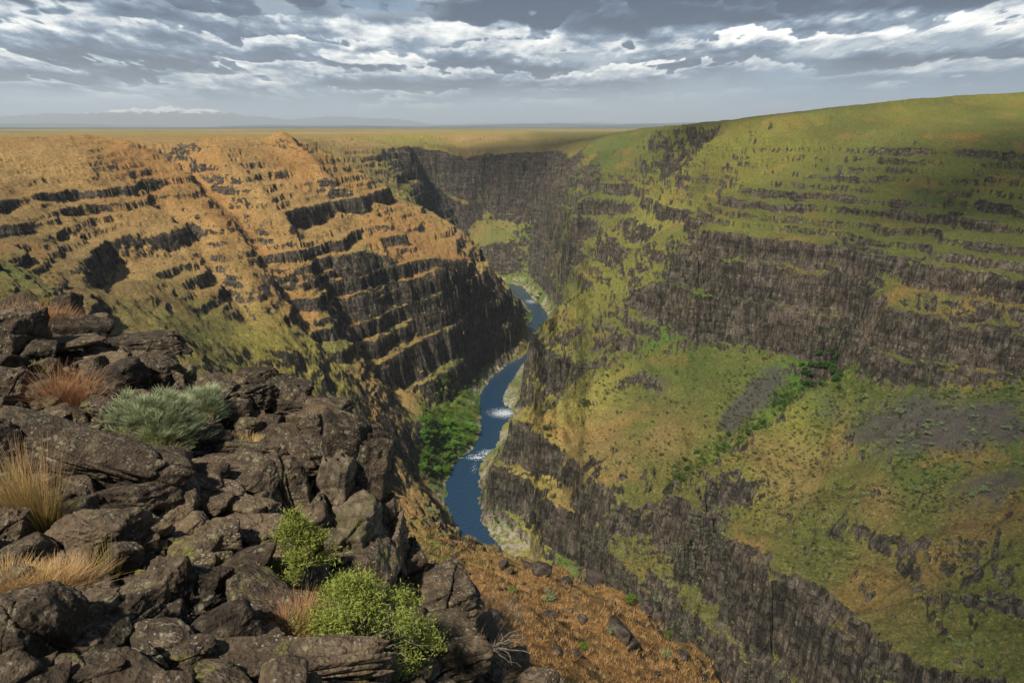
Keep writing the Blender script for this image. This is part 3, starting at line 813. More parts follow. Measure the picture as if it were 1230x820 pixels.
sc_n = n.m('MULTIPLY', a_scree, n.ss(n3, 0.62, 0.40))
cv = n.mix(n.m('MULTIPLY', n.ss(n.m('ADD', a_scree, n.m('MULTIPLY', n.m('SUBTRACT', n.m('ADD', n2, n3), 1.0), 1.3)), 0.30, 0.85), 0.9), cv, n.ramp(n3, [(0.35, (0.022, 0.020, 0.019)), (0.65, (0.105, 0.092, 0.085))]))
nearc = n.ramp(n3, [(0.3, (0.022, 0.016, 0.012)), (0.55, (0.07, 0.050, 0.034)), (0.8, (0.15, 0.115, 0.075))])
rk = n.mix(a_near, rk, nearc)
# bleached gravel bars beside the water
bar = n.m('MULTIPLY', att('bar').outputs['Fac'], n.ss(n2, 0.42, 0.55))
colr = n.mix(rock, cv, rk)
colr = n.mix(bar, colr, (0.30, 0.26, 0.21))
hgt = n.m('ADD', n.m('MULTIPLY', n2, 1.0), n.m('MULTIPLY', n3, 0.35))
b1 = bump(n, n.m('ADD', hgt, n.m('MULTIPLY', n.m('MULTIPLY', n.m('SUBTRACT', n.m('ADD', col1, n.m('MULTIPLY', crack, 0.25)), 0.72), rock), 2.6)), 0.9, 1.3)
b2 = bump(n, n.m('ADD', n3, tuft), 0.7, 0.25, b1)
finish(n, colr, 0.92, b2, 0.15)

co = np.stack([XF, YF, ZF], -1).reshape(-1, 3)
idx = np.arange(NC * NRF, dtype=np.int32).reshape(NC, NRF)
q = np.stack([idx[:-1, :-1], idx[:-1, 1:], idx[1:, 1:], idx[1:, :-1]], -1).reshape(-1, 4)[:, ::-1]
land = mesh_np("canyon_terrain", co, q, MT)
cattr(land, 'cover', CF.reshape(-1, 3)); fattr(land, 'scree', scree); fattr(land, 'green', green); fattr(land, 'rocky', rocky)
fattr(land, 'near', sst(-np.hypot(XF, YF), -26, -15))
fattr(land, 'bar', sst(-distR, -24, -15) * sst(-ZF, 191, 196) * sst(fbm(XF, YF, 18, 2, seed=80), -0.25, 0.15))
tag(land, kind='structure')

# river
xs = []
rp = np.array(mid); 
MW, n = mat("river_water")
g = n.n('ShaderNodeNewGeometry'); P = g.outputs['Position']
rip = n.noise(P, 0.5, 6, 0.65, 0.6); rip2 = n.noise(n.vm('MULTIPLY', P, (1.0, 0.35, 1.0)), 1.6, 4, 0.6)
foam_glint_a = n.n('ShaderNodeAttribute', attribute_name='foam').outputs['Fac']
foam = n.m('MULTIPLY', n.ss(n.m('ADD', foam_glint_a, n.m('MULTIPLY', n.m('SUBTRACT', n.m('ADD', n.m('MULTIPLY', rip2, 0.7), n.m('MULTIPLY', n.noise(P, 1.3, 5, 0.7), 0.5)), 0.6), 5.5)), 0.45, 1.2), n.ss(foam_glint_a, 0.08, 0.3))
shal = n.ss(rip2, 0.45, 0.7)
colw = n.mix(foam, n.mix(shal, (0.007, 0.028, 0.065), (0.016, 0.045, 0.06)), (0.62, 0.67, 0.70))
bb = bump(n, n.m('ADD', rip, rip2), 0.6, 0.4)
finish(n, colw, n.lin(foam, 0, 1, 0.05, 0.7), bb, 0.6)
nr = 300; nw = 14
seg = np.concatenate([[0], np.cumsum(np.hypot(*np.diff(rp, axis=0).T))]); tt = np.linspace(0, seg[-1], nr)
cx = np.interp(tt, seg, rp[:, 0]); cy = np.interp(tt, seg, rp[:, 1])
la = np.array(lbw); ra = np.array(rbw)
lx = np.interp(tt, seg, la[:, 0]); ly = np.interp(tt, seg, la[:, 1]); rx = np.interp(tt, seg, ra[:, 0]); ry = np.interp(tt, seg, ra[:, 1])
ww = np.linspace(-0.45, 1.45, nw)[None, :]
RX = lx[:, None] * (1 - ww) + rx[:, None] * ww; RY = ly[:, None] * (1 - ww) + ry[:, None] * ww
rid = np.arange(nr * nw, dtype=np.int32).reshape(nr, nw)
rq = np.stack([rid[:-1, :-1], rid[:-1, 1:], rid[1:, 1:], rid[1:, :-1]], -1).reshape(-1, 4)
river = mesh_np("river", np.stack([RX, RY, np.full_like(RX, RIV)], -1).reshape(-1, 3), rq, MW)
fo = blobs(RX, RY, [(*G(573, 549, z=RIV)[:2], 7, 3.5, 0.9), (*G(586, 543, z=RIV)[:2], 6, 4, 0.8), (*G(570, 562, z=RIV)[:2], 3, 9, 0.35), (*G(606, 496, z=RIV)[:2], 11, 9, 1.0), (*G(628, 445, z=RIV)[:2], 3, 12, 0.8), (*G(638, 362, z=RIV)[:2], 8, 12, 0.7), (*G(636, 412, z=RIV)[:2], 5, 14, 0.6), (*G(596, 590, z=RIV)[:2], 3, 4, 0.3)])  # rapids foam; the strongest patch also paints a white glint on the water
fattr(river, 'foam', fo)
tag(river, kind='structure')

# ------------------------------------------------------------------ the plain out to the horizon, low hills and snowy mountains
MP, n = mat("plain_grass")
g = n.n('ShaderNodeNewGeometry'); P = g.outputs['Position']
a1_ = n.noise(P, 0.0006, 5, 0.55); a2_ = n.noise(P, 0.01, 5, 0.6); a3_ = n.noise(P, 0.1, 5, 0.65)
c = n.ramp(a1_, [(0.38, (0.10, 0.095, 0.04)), (0.5, (0.22, 0.165, 0.055)), (0.62, (0.145, 0.135, 0.045))])
c = n.mix(n.m('MULTIPLY', n.ss(a2_, 0.45, 0.65), 0.5), c, (0.25, 0.18, 0.065))
c = n.mix(n.ss(n.m('SQRT', n.m('ADD', n.m('POWER', n.xyz(P)[0], 2.0), n.m('POWER', n.xyz(P)[1], 2.0))), 3500.0, 9000.0), c, n.mix(n.ss(a1_, 0.4, 0.6), (0.035, 0.045, 0.035), (0.075, 0.08, 0.05)))  # far plain: grey-green sage, darkened further for cloud shadow
c = n.n('ShaderNodeHueSaturation', i={'Value': n.lin(a3_, 0.3, 0.7, 0.7, 1.3), 'Color': c}).outputs[0]
finish(n, c, 0.95, None, 0.1)
na, nrr = 500, 260
pa = np.linspace(-math.pi, math.pi, na); pr = np.exp(np.linspace(math.log(1900), math.log(48000), nrr))
# inner edge tucks under the near land; behind the viewpoint it starts right away
PX = pr[None, :] * np.sin(pa)[:, None]; PY = pr[None, :] * np.cos(pa)[:, None]
hz = -17 + 6 * fbm(PX, PY, 2500, 3, seed=90) * sst(pr, 2000, 4000)[None, :]
hz = hz + 30 * sst(-np.abs(pa), -0.95, -0.60)[:, None] * 0
hz = hz + sst(PX / pr, 0.45, 0.62) * sst(-pr, -9000, -1500)[None, :] * 36 * (PY > -1e9)
hz = hz + np.clip(fbm(PX, PY, 5000, 4, seed=93), 0, 1) * 190 * sst(pr, 9000, 17000)[None, :]
hz = hz - 60 * sst(pr, 30000, 50000)[None, :]
pid = np.arange(na * nrr, dtype=np.int32).reshape(na, nrr)
pq = np.stack([pid[:-1, :-1], pid[:-1, 1:], pid[1:, 1:], pid[1:, :-1]], -1).reshape(-1, 4)[:, ::-1]
plain = mesh_np("ground_plain", np.stack([PX, PY, hz], -1).reshape(-1, 3), pq, MP)
tag(plain, kind='structure')

MM, n = mat("mountain_rock_and_snow")
g = n.n('ShaderNodeNewGeometry'); P = g.outputs['Position']
sn = n.noise(P, 0.0022, 5, 0.65)
snow = n.ss(n.m('ADD', n.xyz(P)[2], n.m('MULTIPLY', n.m('SUBTRACT', sn, 0.5), 620.0)), 470.0, 560.0)
c = n.mix(snow, (0.06, 0.062, 0.055), (0.8, 0.8, 0.82))
finish(n, c, 0.9)
na2, nd2 = 700, 60
ma = np.linspace(R(-46), R(24), na2); mr = np.linspace(27000, 36000, nd2)
MX = mr[None, :] * np.sin(ma)[:, None]; MY = mr[None, :] * np.cos(ma)[:, None]
prof = np.interp(np.degrees(ma), [-46, -38, -35, -30, -27, -25, -22, -20, -17, -13, -9, -6, -2, 6, 14, 24],
                 [420, 470, 360, 520, 690, 730, 640, 470, 360, 400, 330, 120, 160, 200, 120, 60])
cross = sst(mr, 27000, 31500) * (1 - 0.5 * sst(mr, 32500, 36000))
mz = prof[:, None] * cross[None, :] * (0.72 + 0.26 * fbm(MX, MY, 3500, 5, seed=97, ridge=True) + 0.24 * fbm(MX, MY, 1300, 4, seed=98, ridge=True)) - 30
mid2 = np.arange(na2 * nd2, dtype=np.int32).reshape(na2, nd2)
mq = np.stack([mid2[:-1, :-1], mid2[:-1, 1:], mid2[1:, 1:], mid2[1:, :-1]], -1).reshape(-1, 4)[:, ::-1]
print('mountain top', float(mz.max()))
mts = mesh_np("mountains", np.stack([MX, MY, mz], -1).reshape(-1, 3), mq, MM)
tag(mts, kind='structure')

# ------------------------------------------------------------------ the air
MH, n = mat("haze")
pv = n.n('ShaderNodeVolumePrincipled', i={'Color': (0.80, 0.90, 1.0), 'Density': 0.00006, 'Anisotropy': 0.1})
n.n('ShaderNodeOutputMaterial', i={'Volume': pv.outputs[0]})
bx = 50000.0
hb = np.array([(sx * bx, sy * bx, zz) for zz in (-245.0, 930.0) for sx, sy in ((-1, -1), (1, -1), (1, 1), (-1, 1))])
haze = mesh_np("haze", hb, np.array([(0, 3, 2, 1), (4, 5, 6, 7), (0, 1, 5, 4), (1, 2, 6, 5), (2, 3, 7, 6), (3, 0, 4, 7)]), MH, smooth=False)
tag(haze, kind='stuff')
print("setting done", round(time.time() - T0, 1))

# ------------------------------------------------------------------ unseen clouds added overhead, out of frame, to shade parts of the canyon
MC, n = mat("shade_cloud_vapour")
df = n.n('ShaderNodeBsdfDiffuse', i={'Color': (0.9, 0.9, 0.9)}); tr = n.n('ShaderNodeBsdfTransparent')
mx = n.n('ShaderNodeMixShader', i={0: 0.55}); n.set(mx.inputs[1], df); n.set(mx.inputs[2], tr)
n.n('ShaderNodeOutputMaterial', i={'Surface': mx.outputs[0]})
def cloud(tx, ty, rx_, ry_, seed):
    b_ = bmesh.new(); bmesh.ops.create_icosphere(b_, subdivisions=5, radius=1.0)
    d = np.array([v.co[:] for v in b_.verts], np.float32); f = np.array([[v.index for v in q.verts] for q in b_.faces], np.int32); b_.free()
    r = 1 + 0.45 * fbm(d[:, 0] + seed, d[:, 1] + 0.6 * d[:, 2], 0.9, 4, seed=seed) + 0.25 * fbm(d[:, 1] - seed, d[:, 2] + 0.5 * d[:, 0], 0.45, 4, seed=seed + 3)
    d = d * r[:, None] * np.array([rx_, ry_, 55.0]); d[:, 2] = np.maximum(d[:, 2], -22)
    k = (1150.0 + 110.0) / sd.z
    o = mesh_np("shade_cloud", d, f, MC, loc=(tx + sd.x * k, ty + sd.y * k, -110.0 + sd.z * k))
    tag(o, kind='structure')
for c_ in [(370, 430, 120, 110, 1), (300, 800, 120, 90, 2), (60, 1110, 130, 60, 3), (165, 130, 50, 70, 4), (520, 240, 140, 140, 6), (250, 230, 50, 50, 8)]:
    cloud(*c_)
# ================================================================== OBJECTS
def perlin3(p, s, seed):
    q = p * s
    return (perlin(q[:, 0] + 0.37 * q[:, 2], q[:, 1], seed) + perlin(q[:, 1] + 11.3, q[:, 2] - 0.41 * q[:, 0], seed + 5) + perlin(q[:, 2] + 3.7, q[:, 0] + 0.29 * q[:, 1], seed + 9)) / 2.0


ICO = {}
def ico(sub):
    if sub not in ICO:
        b = bmesh.new(); bmesh.ops.create_icosphere(b, subdivisions=sub, radius=1.0)
        b.verts.ensure_lookup_table()
        ICO[sub] = (np.array([v.co[:] for v in b.verts], np.float32), np.array([[v.index for v in f.verts] for f in b.faces], np.int32))
        ICO[sub][0][:] /= np.linalg.norm(ICO[sub][0], axis=1)[:, None]
        b.free()
    return ICO[sub]


def rock_shape(seed, sub=5, blocky=0.5, rough=1.0, p=22, joints=0):
    """broken basalt: a body cut by random planes, weathered edges, pitted skin; about 1 unit across"""
    g = np.random.default_rng(seed)
    d, f = ico(sub)
    base = np.array([(1, 0, 0), (-1, 0, 0), (0, 1, 0), (0, -1, 0), (0, 0, 1), (0, 0, -1)], float) + g.normal(0, 0.20, (6, 3))
    ex = g.normal(0, 1, (7, 3))
    N = np.concatenate([base, ex]); N /= np.linalg.norm(N, axis=1)[:, None]
    h = np.concatenate([g.uniform(0.42, 0.54, 6), g.uniform(0.46, 0.66, 7) + (0.10 if blocky > 0.6 else 0)])
    s = np.maximum(d @ N.T, 0) / h
    r = (s ** p).sum(1) ** (-1.0 / p)
    co = d * r[:, None]
    o = g.uniform(0, 50, 3)
    co2 = co + o
    disp = 0.055 * perlin3(co2, 2.3, 1) + 0.040 * (1 - 2 * np.abs(perlin3(co2, 4.5, 2))) * rough + 0.020 * perlin3(co2, 10, 3) * rough + 0.010 * (1 - 2 * np.abs(perlin3(co2, 21, 4))) * rough + 0.006 * perlin3(co2, 45, 6)
    # steps where layers have split off
    t = co2 @ (g.normal(0, 1, 3) * np.array([0.4, 0.4, 1.0])); k = np.floor(t * 4.0); fr = t * 4.0 - k
    disp = disp + 0.030 * rough * (sst(fr, 0.0, 0.12) - fr)
    # joints: narrow clefts that part the stone into blocks
    for j in range(joints):
        nj = g.normal(0, 1, 3); nj[2] *= 0.5 if j % 2 else 2.2; nj /= np.linalg.norm(nj)
        q_ = co @ nj - g.uniform(-0.26, 0.26) + 0.05 * perlin3(co2, 3.0, 11 + j)
        disp = disp - 0.075 * np.exp(-(q_ / 0.016) ** 2) + 0.022 * np.tanh(q_ / 0.02) * g.choice([-1, 1])
    co = co + d * disp[:, None]
    return co, f


MR, n = mat("lichened_basalt")
g = n.n('ShaderNodeNewGeometry'); P = g.outputs['Position']; oi = n.n('ShaderNodeObjectInfo').outputs['Random']
k1 = n.noise(P, 1.1, 6, 0.62); k2 = n.noise(P, 7.0, 6, 0.65); k3 = n.noise(P, 38.0, 4, 0.6)
base = n.ramp(n.m('ADD', n.m('MULTIPLY', k1, 0.5), n.m('MULTIPLY', k2, 0.5)), [(0.34, (0.019, 0.0135, 0.009)), (0.48, (0.058, 0.041, 0.026)), (0.60, (0.112, 0.081, 0.051)), (0.75, (0.185, 0.140, 0.092))])
base = n.mix(n.m('MULTIPLY', n.ss(k1, 0.5, 0.64), 0.55), base, (0.100, 0.066, 0.038))
base = n.n('ShaderNodeHueSaturation', i={'Value': n.lin(oi, 0, 1, 0.55, 1.45), 'Color': base}).outputs[0]
gz = n.xyz(g.outputs['Normal'])[2]
dn_ = n.vm('ADD', P, n.vm('SCALE', n.n('ShaderNodeTexNoise', i={'Vector': P, 'Scale': 9.0, 'Detail': 3.0}).outputs['Color'], 0.16))
l1 = n.vor(dn_, 10.0).outputs['Distance']; l2 = n.vor(dn_, 24.0).outputs['Distance']
zone = n.m('MULTIPLY', n.ss(n.noise(P, 2.1, 4, 0.6), 0.44, 0.60), n.lin(gz, -0.2, 0.7, 0.35, 1.0))
s1 = n.m('MULTIPLY', n.ss(n.m('ADD', l1, n.m('MULTIPLY', n.m('SUBTRACT', k3, 0.5), 0.3)), 0.34, 0.24), zone)
s2 = n.m('MULTIPLY', n.ss(n.m('ADD', l2, n.m('MULTIPLY', n.m('SUBTRACT', k3, 0.5), 0.3)), 0.33, 0.22), n.ss(n.noise(P, 3.3, 3, 0.6), 0.46, 0.58))
c = n.mix(n.m('MULTIPLY', n.ss(k2, 0.50, 0.66), 0.30), base, (0.155, 0.125, 0.085))
c = n.mix(n.m('MULTIPLY', s1, 0.60), c, (0.23, 0.215, 0.135))
c = n.mix(n.m('MULTIPLY', s2, n.lin(oi, 0, 1, 0.15, 0.75)), c, (0.33, 0.31, 0.24))
moss = n.m('MULTIPLY', n.m('MULTIPLY', n.ss(n.noise(P, 1.7, 5, 0.65), 0.55, 0.66), n.ss(k2, 0.42, 0.55)), n.ss(oi, 0.45, 0.8))
c = n.mix(n.m('MULTIPLY', moss, 0.75), c, (0.14, 0.145, 0.028))
bb = bump(n, n.m('ADD', k2, n.m('MULTIPLY', n.vor(P, 30.0).outputs['Distance'], 0.25)), 0.9, 0.07)
bb = bump(n, k3, 0.8, 0.02, bb)
finish(n, c, 0.88, bb, 0.25)

# the same stone where seepage keeps it mossy (inner face of the overhang)
MO, n = mat("mossy_basalt_face")
g = n.n('ShaderNodeNewGeometry'); P = g.outputs['Position']
k1 = n.noise(n.vm('MULTIPLY', P, (1.0, 1.0, 0.35)), 1.8, 6, 0.62); k2 = n.noise(P, 7.0, 6, 0.65); k3 = n.noise(P, 38.0, 4, 0.6)
c = n.ramp(k2, [(0.32, (0.035, 0.027, 0.020)), (0.5, (0.10, 0.078, 0.052)), (0.68, (0.19, 0.15, 0.10))])
c = n.mix(n.m('MULTIPLY', n.ss(k1, 0.50, 0.62), 0.50), c, (0.060, 0.060, 0.014))
c = n.mix(n.m('MULTIPLY', n.ss(k1, 0.62, 0.70), 0.6), c, (0.15, 0.13, 0.02))
bb = bump(n, k2, 0.8, 0.07); bb = bump(n, k3, 0.7, 0.02, bb)
finish(n, c, 0.9, bb, 0.2)

LIB = []
for k in range(14):
    co_, f_ = rock_shape(100 + k, 5, blocky=(k % 3) / 2)
    LIB.append((co_, f_))
LOW = [rock_shape(300 + k, 3, rough=1.1) for k in range(8)]


def seat(u, v, w, h, Y=None):
    """where the ground carries a stone seen at this bearing; returns centre and metres per unit of bearing"""
    p = hit([u], [v + 0.28 * h])[0]
    Yg = p[1] * 1.02 if np.hypot(p[0], p[1]) < 19 else 10.5
    Y = Yg if Y is None or (Yg < Y and Yg != 10.5) else Y
    c = G(u, v, Y=Y)
    kx = Y / bearing(u, v)[1]
    return np.array(c), kx


LAND = []     # (x, y, z, phrase) landmarks used for describing the loose stones
GR_B = "basalt boulders of the rocky rim"
def hero(u, v, w, h, label, Y=None, rz=None, depth=1.0, seed=None, tilt=0.0, m_=None, blocky=0.8, phrase=None, roll=0.0, p=22):
    c, kx = seat(u, v, w, h, Y)
    seed = seed if seed is not None else int(u * 7 + v * 13) % 9973
    co_, f_ = rock_shape(seed, 6 if w * h > 1500 else 5, blocky, p=p, rough=1.25, joints=0 if p < 11 else (7 if w * h > 12000 else 4 if w * h > 5000 else 3 if w * h > 1800 else 1))
    h = h - 0.6 * w * abs(math.sin(tilt)) if h - 0.6 * w * abs(math.sin(tilt)) > 0.45 * h else 0.45 * h
    dp = min(w, 1.05 * h) * depth
    s = np.array([w * kx * 1.06, dp * kx, max(0.45 * h, (1.12 * h - 0.42 * dp) / 0.85) * kx])
    co_ = co_ * s
    ca, sa = math.cos(tilt), math.sin(tilt)      # lean about the viewing direction (y)
    co_ = co_ @ np.array([[ca, 0, -sa], [0, 1, 0], [sa, 0, ca]], np.float32).T
    cr, sr = math.cos(roll), math.sin(roll)
    co_ = co_ @ np.array([[1, 0, 0], [0, cr, -sr], [0, sr, cr]], np.float32).T
    a = rz if rz is not None else random.Random(seed).uniform(-0.35, 0.35)
    co_ = co_ @ np.array([[math.cos(a), -math.sin(a), 0], [math.sin(a), math.cos(a), 0], [0, 0, 1]], np.float32).T
    o = mesh_np("basalt_boulder", co_, f_, m_ or MR, loc=tuple(c))
    tag(o, label, "boulder", GR_B)
    if phrase: LAND.append((c[0], c[1], c[2], phrase))
    return o


# --- the outcrop with the overhang, block by block
hero(308, 452, 42, 26, "rough knob crowning the top of the rock outcrop", 10.9, tilt=0.15, phrase="the knob on top of the outcrop")
hero(345, 465, 58, 30, "flat sharp-edged slab on top of the outcrop against the yellow slope", 10.8, tilt=-0.12, depth=1.2, phrase="the sharp-edged slab on the outcrop")
hero(340, 488, 62, 36, "thick block under the sharp-edged slab, dark hollow at its foot", 10.5, tilt=-0.05)
hero(295, 478, 46, 44, "fractured block left of the dark hollow in the outcrop", 10.6, tilt=0.2)
hero(394, 486, 52, 22, "level slab at the right shoulder of the outcrop", 10.5, tilt=-0.05, depth=1.3, phrase="the level slab at the outcrop's shoulder")
hero(412, 516, 60, 52, "rounded speckled boulder below the outcrop's level shoulder slab", 10.1, tilt=-0.3)
hero(370, 510, 34, 34, "squat stone wedged in the middle of the outcrop", 10.0)
hero(371, 545, 62, 50, "tilted square block whose corner juts over the dark cleft", 9.35, tilt=-0.35, phrase="the tilted block over the cleft")
hero(382, 566, 22, 20, "small pale yellow-stained chunk hanging at the top of the cleft", 9.2, m_=MO)
hero(434, 575, 66, 112, "massive upright buttress of dark basalt right of the mossy overhang", 9.6, tilt=-0.10, depth=1.1, blocky=0.9, phrase="the massive upright buttress")
hero(404, 598, 34, 96, "green-mossed inner face of the overhang, beside the black cleft", 9.75, tilt=-0.12, m_=MO, blocky=0.9)
hero(424, 652, 56, 84, "straw-brown mossy pillar under the overhang, above the green bush", 9.6, m_=MO, tilt=0.03, blocky=0.9, phrase="the mossy pillar")
hero(456, 632, 40, 70, "cracked block standing right of the mossy pillar", 9.7, tilt=0.1)
hero(466, 668, 40, 60, "blocky stone at the foot of the buttress beside the orange slope", 9.6)
hero(338, 590, 56, 80, "tall leaning slab left of the black cleft", 8.9, tilt=0.25, phrase="the slab left of the cleft")
hero(360, 632, 60, 60, "dark block at the foot of the cleft behind the lime-green bush", 8.9)
hero(485, 690, 40, 66, "dark jointed block between the mossy pillar and the reddish block", 9.0, blocky=0.9)
hero(532, 712, 64, 66, "square-jointed reddish-brown block at the edge above the orange slope", 8.6, blocky=0.95, depth=1.1, phrase="the square reddish block")
hero(505, 722, 36, 50, "narrow upright block pressed against the square reddish one", 8.4, blocky=0.9)
hero(517, 782, 112, 82, "big angular boulder at the lower edge, right of the green bush", 6.3, tilt=0.25, phrase="the big angular boulder")
hero(487, 765, 48, 50, "boulder leaning on the left flank of the big angular one", 6.2)
hero(560, 812, 56, 40, "broken rock at the bottom edge just right of the big angular boulder", 6.2)
hero(617, 800, 34, 28, "dark brown stone by the dead branches on the rim's last step", 9.5)
hero(646, 816, 44, 22, "flat dark stone at the bottom edge of the orange slope", 8.5)
# --- rocks of the rim, left to right, top to bottom
hero(8, 412, 54, 66, "smooth dark boulder cut by the left edge below the upper orange grass", None, phrase="the smooth dark boulder at the left edge")
hero(79, 372, 28, 30, "black upright stone right of the upper orange grass", 14.5)
hero(172, 414, 82, 34, "long level ledge block at the far lip of the rocks", 12.3, depth=1.4, blocky=0.9, phrase="the long ledge block")
hero(192, 446, 40, 40, "shadowed block under the end of the long ledge, yellow lichen on it", 11.6)
hero(155, 452, 46, 24, "low brown stone in the shade of the long ledge", 11.4)
hero(102, 410, 52, 24, "flat weathered slab left of the long ledge block", 12.3, depth=1.3)
hero(55, 415, 60, 20, "low broad slab behind the reed-green tuft", 12.0, depth=1.4)
hero(125, 430, 50, 26, "brown stone in the middle of the far ledge group", 11.7)
hero(49, 472, 42, 32, "blocky black stone left of the rust-coloured dry shrub", None)
hero(14, 470, 40, 50, "grey-speckled rock on the left edge under the reed-green tuft", None)
hero(118, 498, 40, 22, "flat stone below the rust-coloured dry shrub", None)
hero(102, 548, 170, 96, "huge slanting slab patched with lichen, the largest rock in the picture", 7.6, tilt=-0.33, depth=0.9, roll=0.25, phrase="the huge slanting slab", p=12)
hero(180, 560, 76, 64, "brown shoulder of rock at the lower right end of the huge slab", 7.5, tilt=-0.2)
hero(10, 552, 46, 74, "dark boulder on the left edge beside the tall golden grass", None)
hero(242, 610, 50, 30, "blue-grey flat-topped stone below the brown ledges", 7.2, tilt=0.1, phrase="the blue-grey flat-topped stone")
hero(205, 622, 40, 34, "wedge of dark stone left of the blue-grey flat-topped one", 6.9)
hero(118, 640, 78, 50, "speckled rounded rock under the huge slab, above the dry grass", None, phrase="the speckled rounded rock")
hero(165, 640, 44, 36, "shaded stone in the hollow under the huge slab", None)
hero(22, 768, 82, 104, "big dark boulder in the bottom left corner beside a deep black gap", 4.2, blocky=0.9, phrase="the big corner boulder")
hero(96, 746, 84, 72, "purplish-brown boulder with a greenish edge, right of the black gap", 4.35, tilt=0.12, phrase="the purplish boulder")
hero(146, 748, 58, 56, "reddish rock between the purplish boulder and the thin slabs", 4.5)
hero(180, 738, 60, 22, "thin plate of rock lying below the egg-shaped boulder", 4.7, tilt=-0.5)
hero(215, 757, 50, 18, "second thin plate slanting down beyond the first", 4.6, tilt=-0.45)
hero(203, 705, 40, 56, "egg-shaped grey boulder standing on end, rust on its right side", 5.2, blocky=0.1, phrase="the egg-shaped boulder", p=7)
hero(98, 812, 76, 44, "white-spotted rock on the bottom edge below the purplish boulder", 3.9)
hero(160, 800, 60, 40, "rough dark stone on the bottom edge right of the white-spotted one", 4.0)
hero(222, 790, 56, 42, "lichen-dotted stone below the thin plates", 4.2)
hero(330, 806, 210, 58, "long low lichen-crusted ledge along the bottom edge", 4.5, depth=0.7, phrase="the lichen-crusted ledge at the bottom")
hero(294, 746, 62, 48, "rounded green-grey boulder sitting in a dark hollow above the bottom ledge", 5.3, blocky=0.2, phrase="the rounded boulder in the hollow", p=9)
hero(284, 692, 54, 52, "tall lichened block above the rounded boulder in the hollow", 5.9, tilt=0.1)
hero(332, 694, 70, 54, "broad block with a flat top left of the lime-green bush", 6.2, tilt=-0.1, phrase="the broad flat-topped block")
hero(374, 712, 56, 54, "dark cracked block under the lime-green bush", 6.4, tilt=-0.3)
hero(350, 755, 50, 40, "shaded brown block left of the short orange grass tuft", 5.6)
hero(306, 642, 52, 36, "knobbly dark stone on the ledge below the outcrop hollow", 6.9)
hero(262, 650, 44, 40, "blocky brown stone between the blue-grey and the knobbly stones", 6.5)
hero(248, 705, 40, 48, "shadowed slab between the egg-shaped boulder and the tall lichened block", 5.6)
hero(230, 665, 40, 34, "angular stone above and right of the egg-shaped boulder", 6.0)
hero(270, 560, 76, 34, "broad brown ledge stone below the outcrop's left side", 8.2, tilt=-0.2, depth=1.2, phrase="the broad brown ledge stone")
hero(300, 540, 60, 28, "flat slab above the broad brown ledge stone", 8.7, tilt=-0.15)
hero(255, 530, 40, 24, "orange-brown flat stone just below the silvery shrub", 8.8)
hero(240, 575, 50, 30, "reddish flat stone at the head of the gravelly strip", 7.8)
hero(262, 590, 54, 30, "reddish slab leading down to the blue-grey stone", 7.5, tilt=-0.2)
hero(290, 610, 60, 40, "dark layered block above the knobbly stone", 7.4, tilt=-0.15)
hero(275, 498, 44, 40, "brown rounded stone right of the silvery shrub", 9.9)
hero(10, 640, 40, 60, "shadowed rock on the left edge above the golden dry grass", None)
hero(45, 588, 36, 34, "small dark rock under the tall golden grass", None)
hero(60, 655, 46, 30, "half-buried rock behind the golden dry grass", None)

# --- loose stones between them
rr_ = random.Random(4)
taken = []
def zone_ok(u, v):
    top = np.interp(u, [-60, 0, 60, 90, 130, 215, 230, 290, 330, 370, 430, 465, 480, 500, 560, 575, 640], [352, 372, 392, 392, 400, 408, 438, 452, 470, 480, 520, 610, 668, 690, 716, 770, 822])
    return v > top
words_size = ["small", "fist-sized", "mid-sized", "sturdy"]
used = {}
cnt = 0
for t in range(2600):
    u = rr_.uniform(-45, 640); v = rr_.uniform(370, 840)
    if not zone_ok(u, v): continue
    s = rr_.choice([13, 16, 20, 25, 31, 38, 46]) * (0.75 + 0.5 * (v - 380) / 440)
    if any((u - a) ** 2 + (v - b) ** 2 < (0.40 * (s + c_)) ** 2 for a, b, c_ in taken): continue
    p_ = hit([u], [v])[0]
    if np.hypot(p_[0], p_[1]) > 18: continue
    taken.append((u, v, s)); cnt += 1
    if cnt > 285: break
    kx = p_[1] / bearing(u, v)[1]
    co_, f_ = LIB[cnt % len(LIB)]
    if cnt <= len(LIB):
        o = mesh_np("loose_rock", co_, f_, MR)
    else:
        o = LOOSE[cnt % len(LIB)].copy(); COL.objects.link(o)
    if cnt == 1: LOOSE = {}
    if cnt <= len(LIB): LOOSE[cnt % len(LIB)] = o
    w_ = s * kx
    o.scale = (w_ * rr_.uniform(1.0, 1.7), w_ * rr_.uniform(0.9, 1.5), w_ * rr_.uniform(0.65, 1.1))
    o.rotation_euler = (rr_.uniform(-0.4, 0.4), rr_.uniform(-0.4, 0.4), rr_.uniform(0, 6.28))
    o.location = (p_[0], p_[1], p_[2] + 0.20 * w_)
    # describe by the nearest landmark
    c = np.array([p_[0], p_[1], p_[2]])
    lm = min(LAND, key=lambda q: (q[0] - c[0]) ** 2 + (q[1] - c[1]) ** 2)
    dx_ = c[0] - lm[0]; dy_ = c[1] - lm[1]
    side = ("right of" if dx_ > 0 else "left of") if abs(dx_) > abs(dy_) else ("behind" if dy_ > 0 else "in front of")
    sz = words_size[min(3, int(w_ / 0.11))]
    for shape in ("angular", "chipped", "rough", "worn", "pitted", "cracked", "flat", "blunt", "jagged", "lopsided", "stubby", "weathered", "craggy", "squarish", "tapered", "knobby", "split", "dark", "brownish"):
        lab = f"{sz} {shape} loose rock {side} {lm[3]}"
        if lab not in used: break
    used[lab] = 1
    tag(o, lab, "rock", "loose rocks between the boulders")
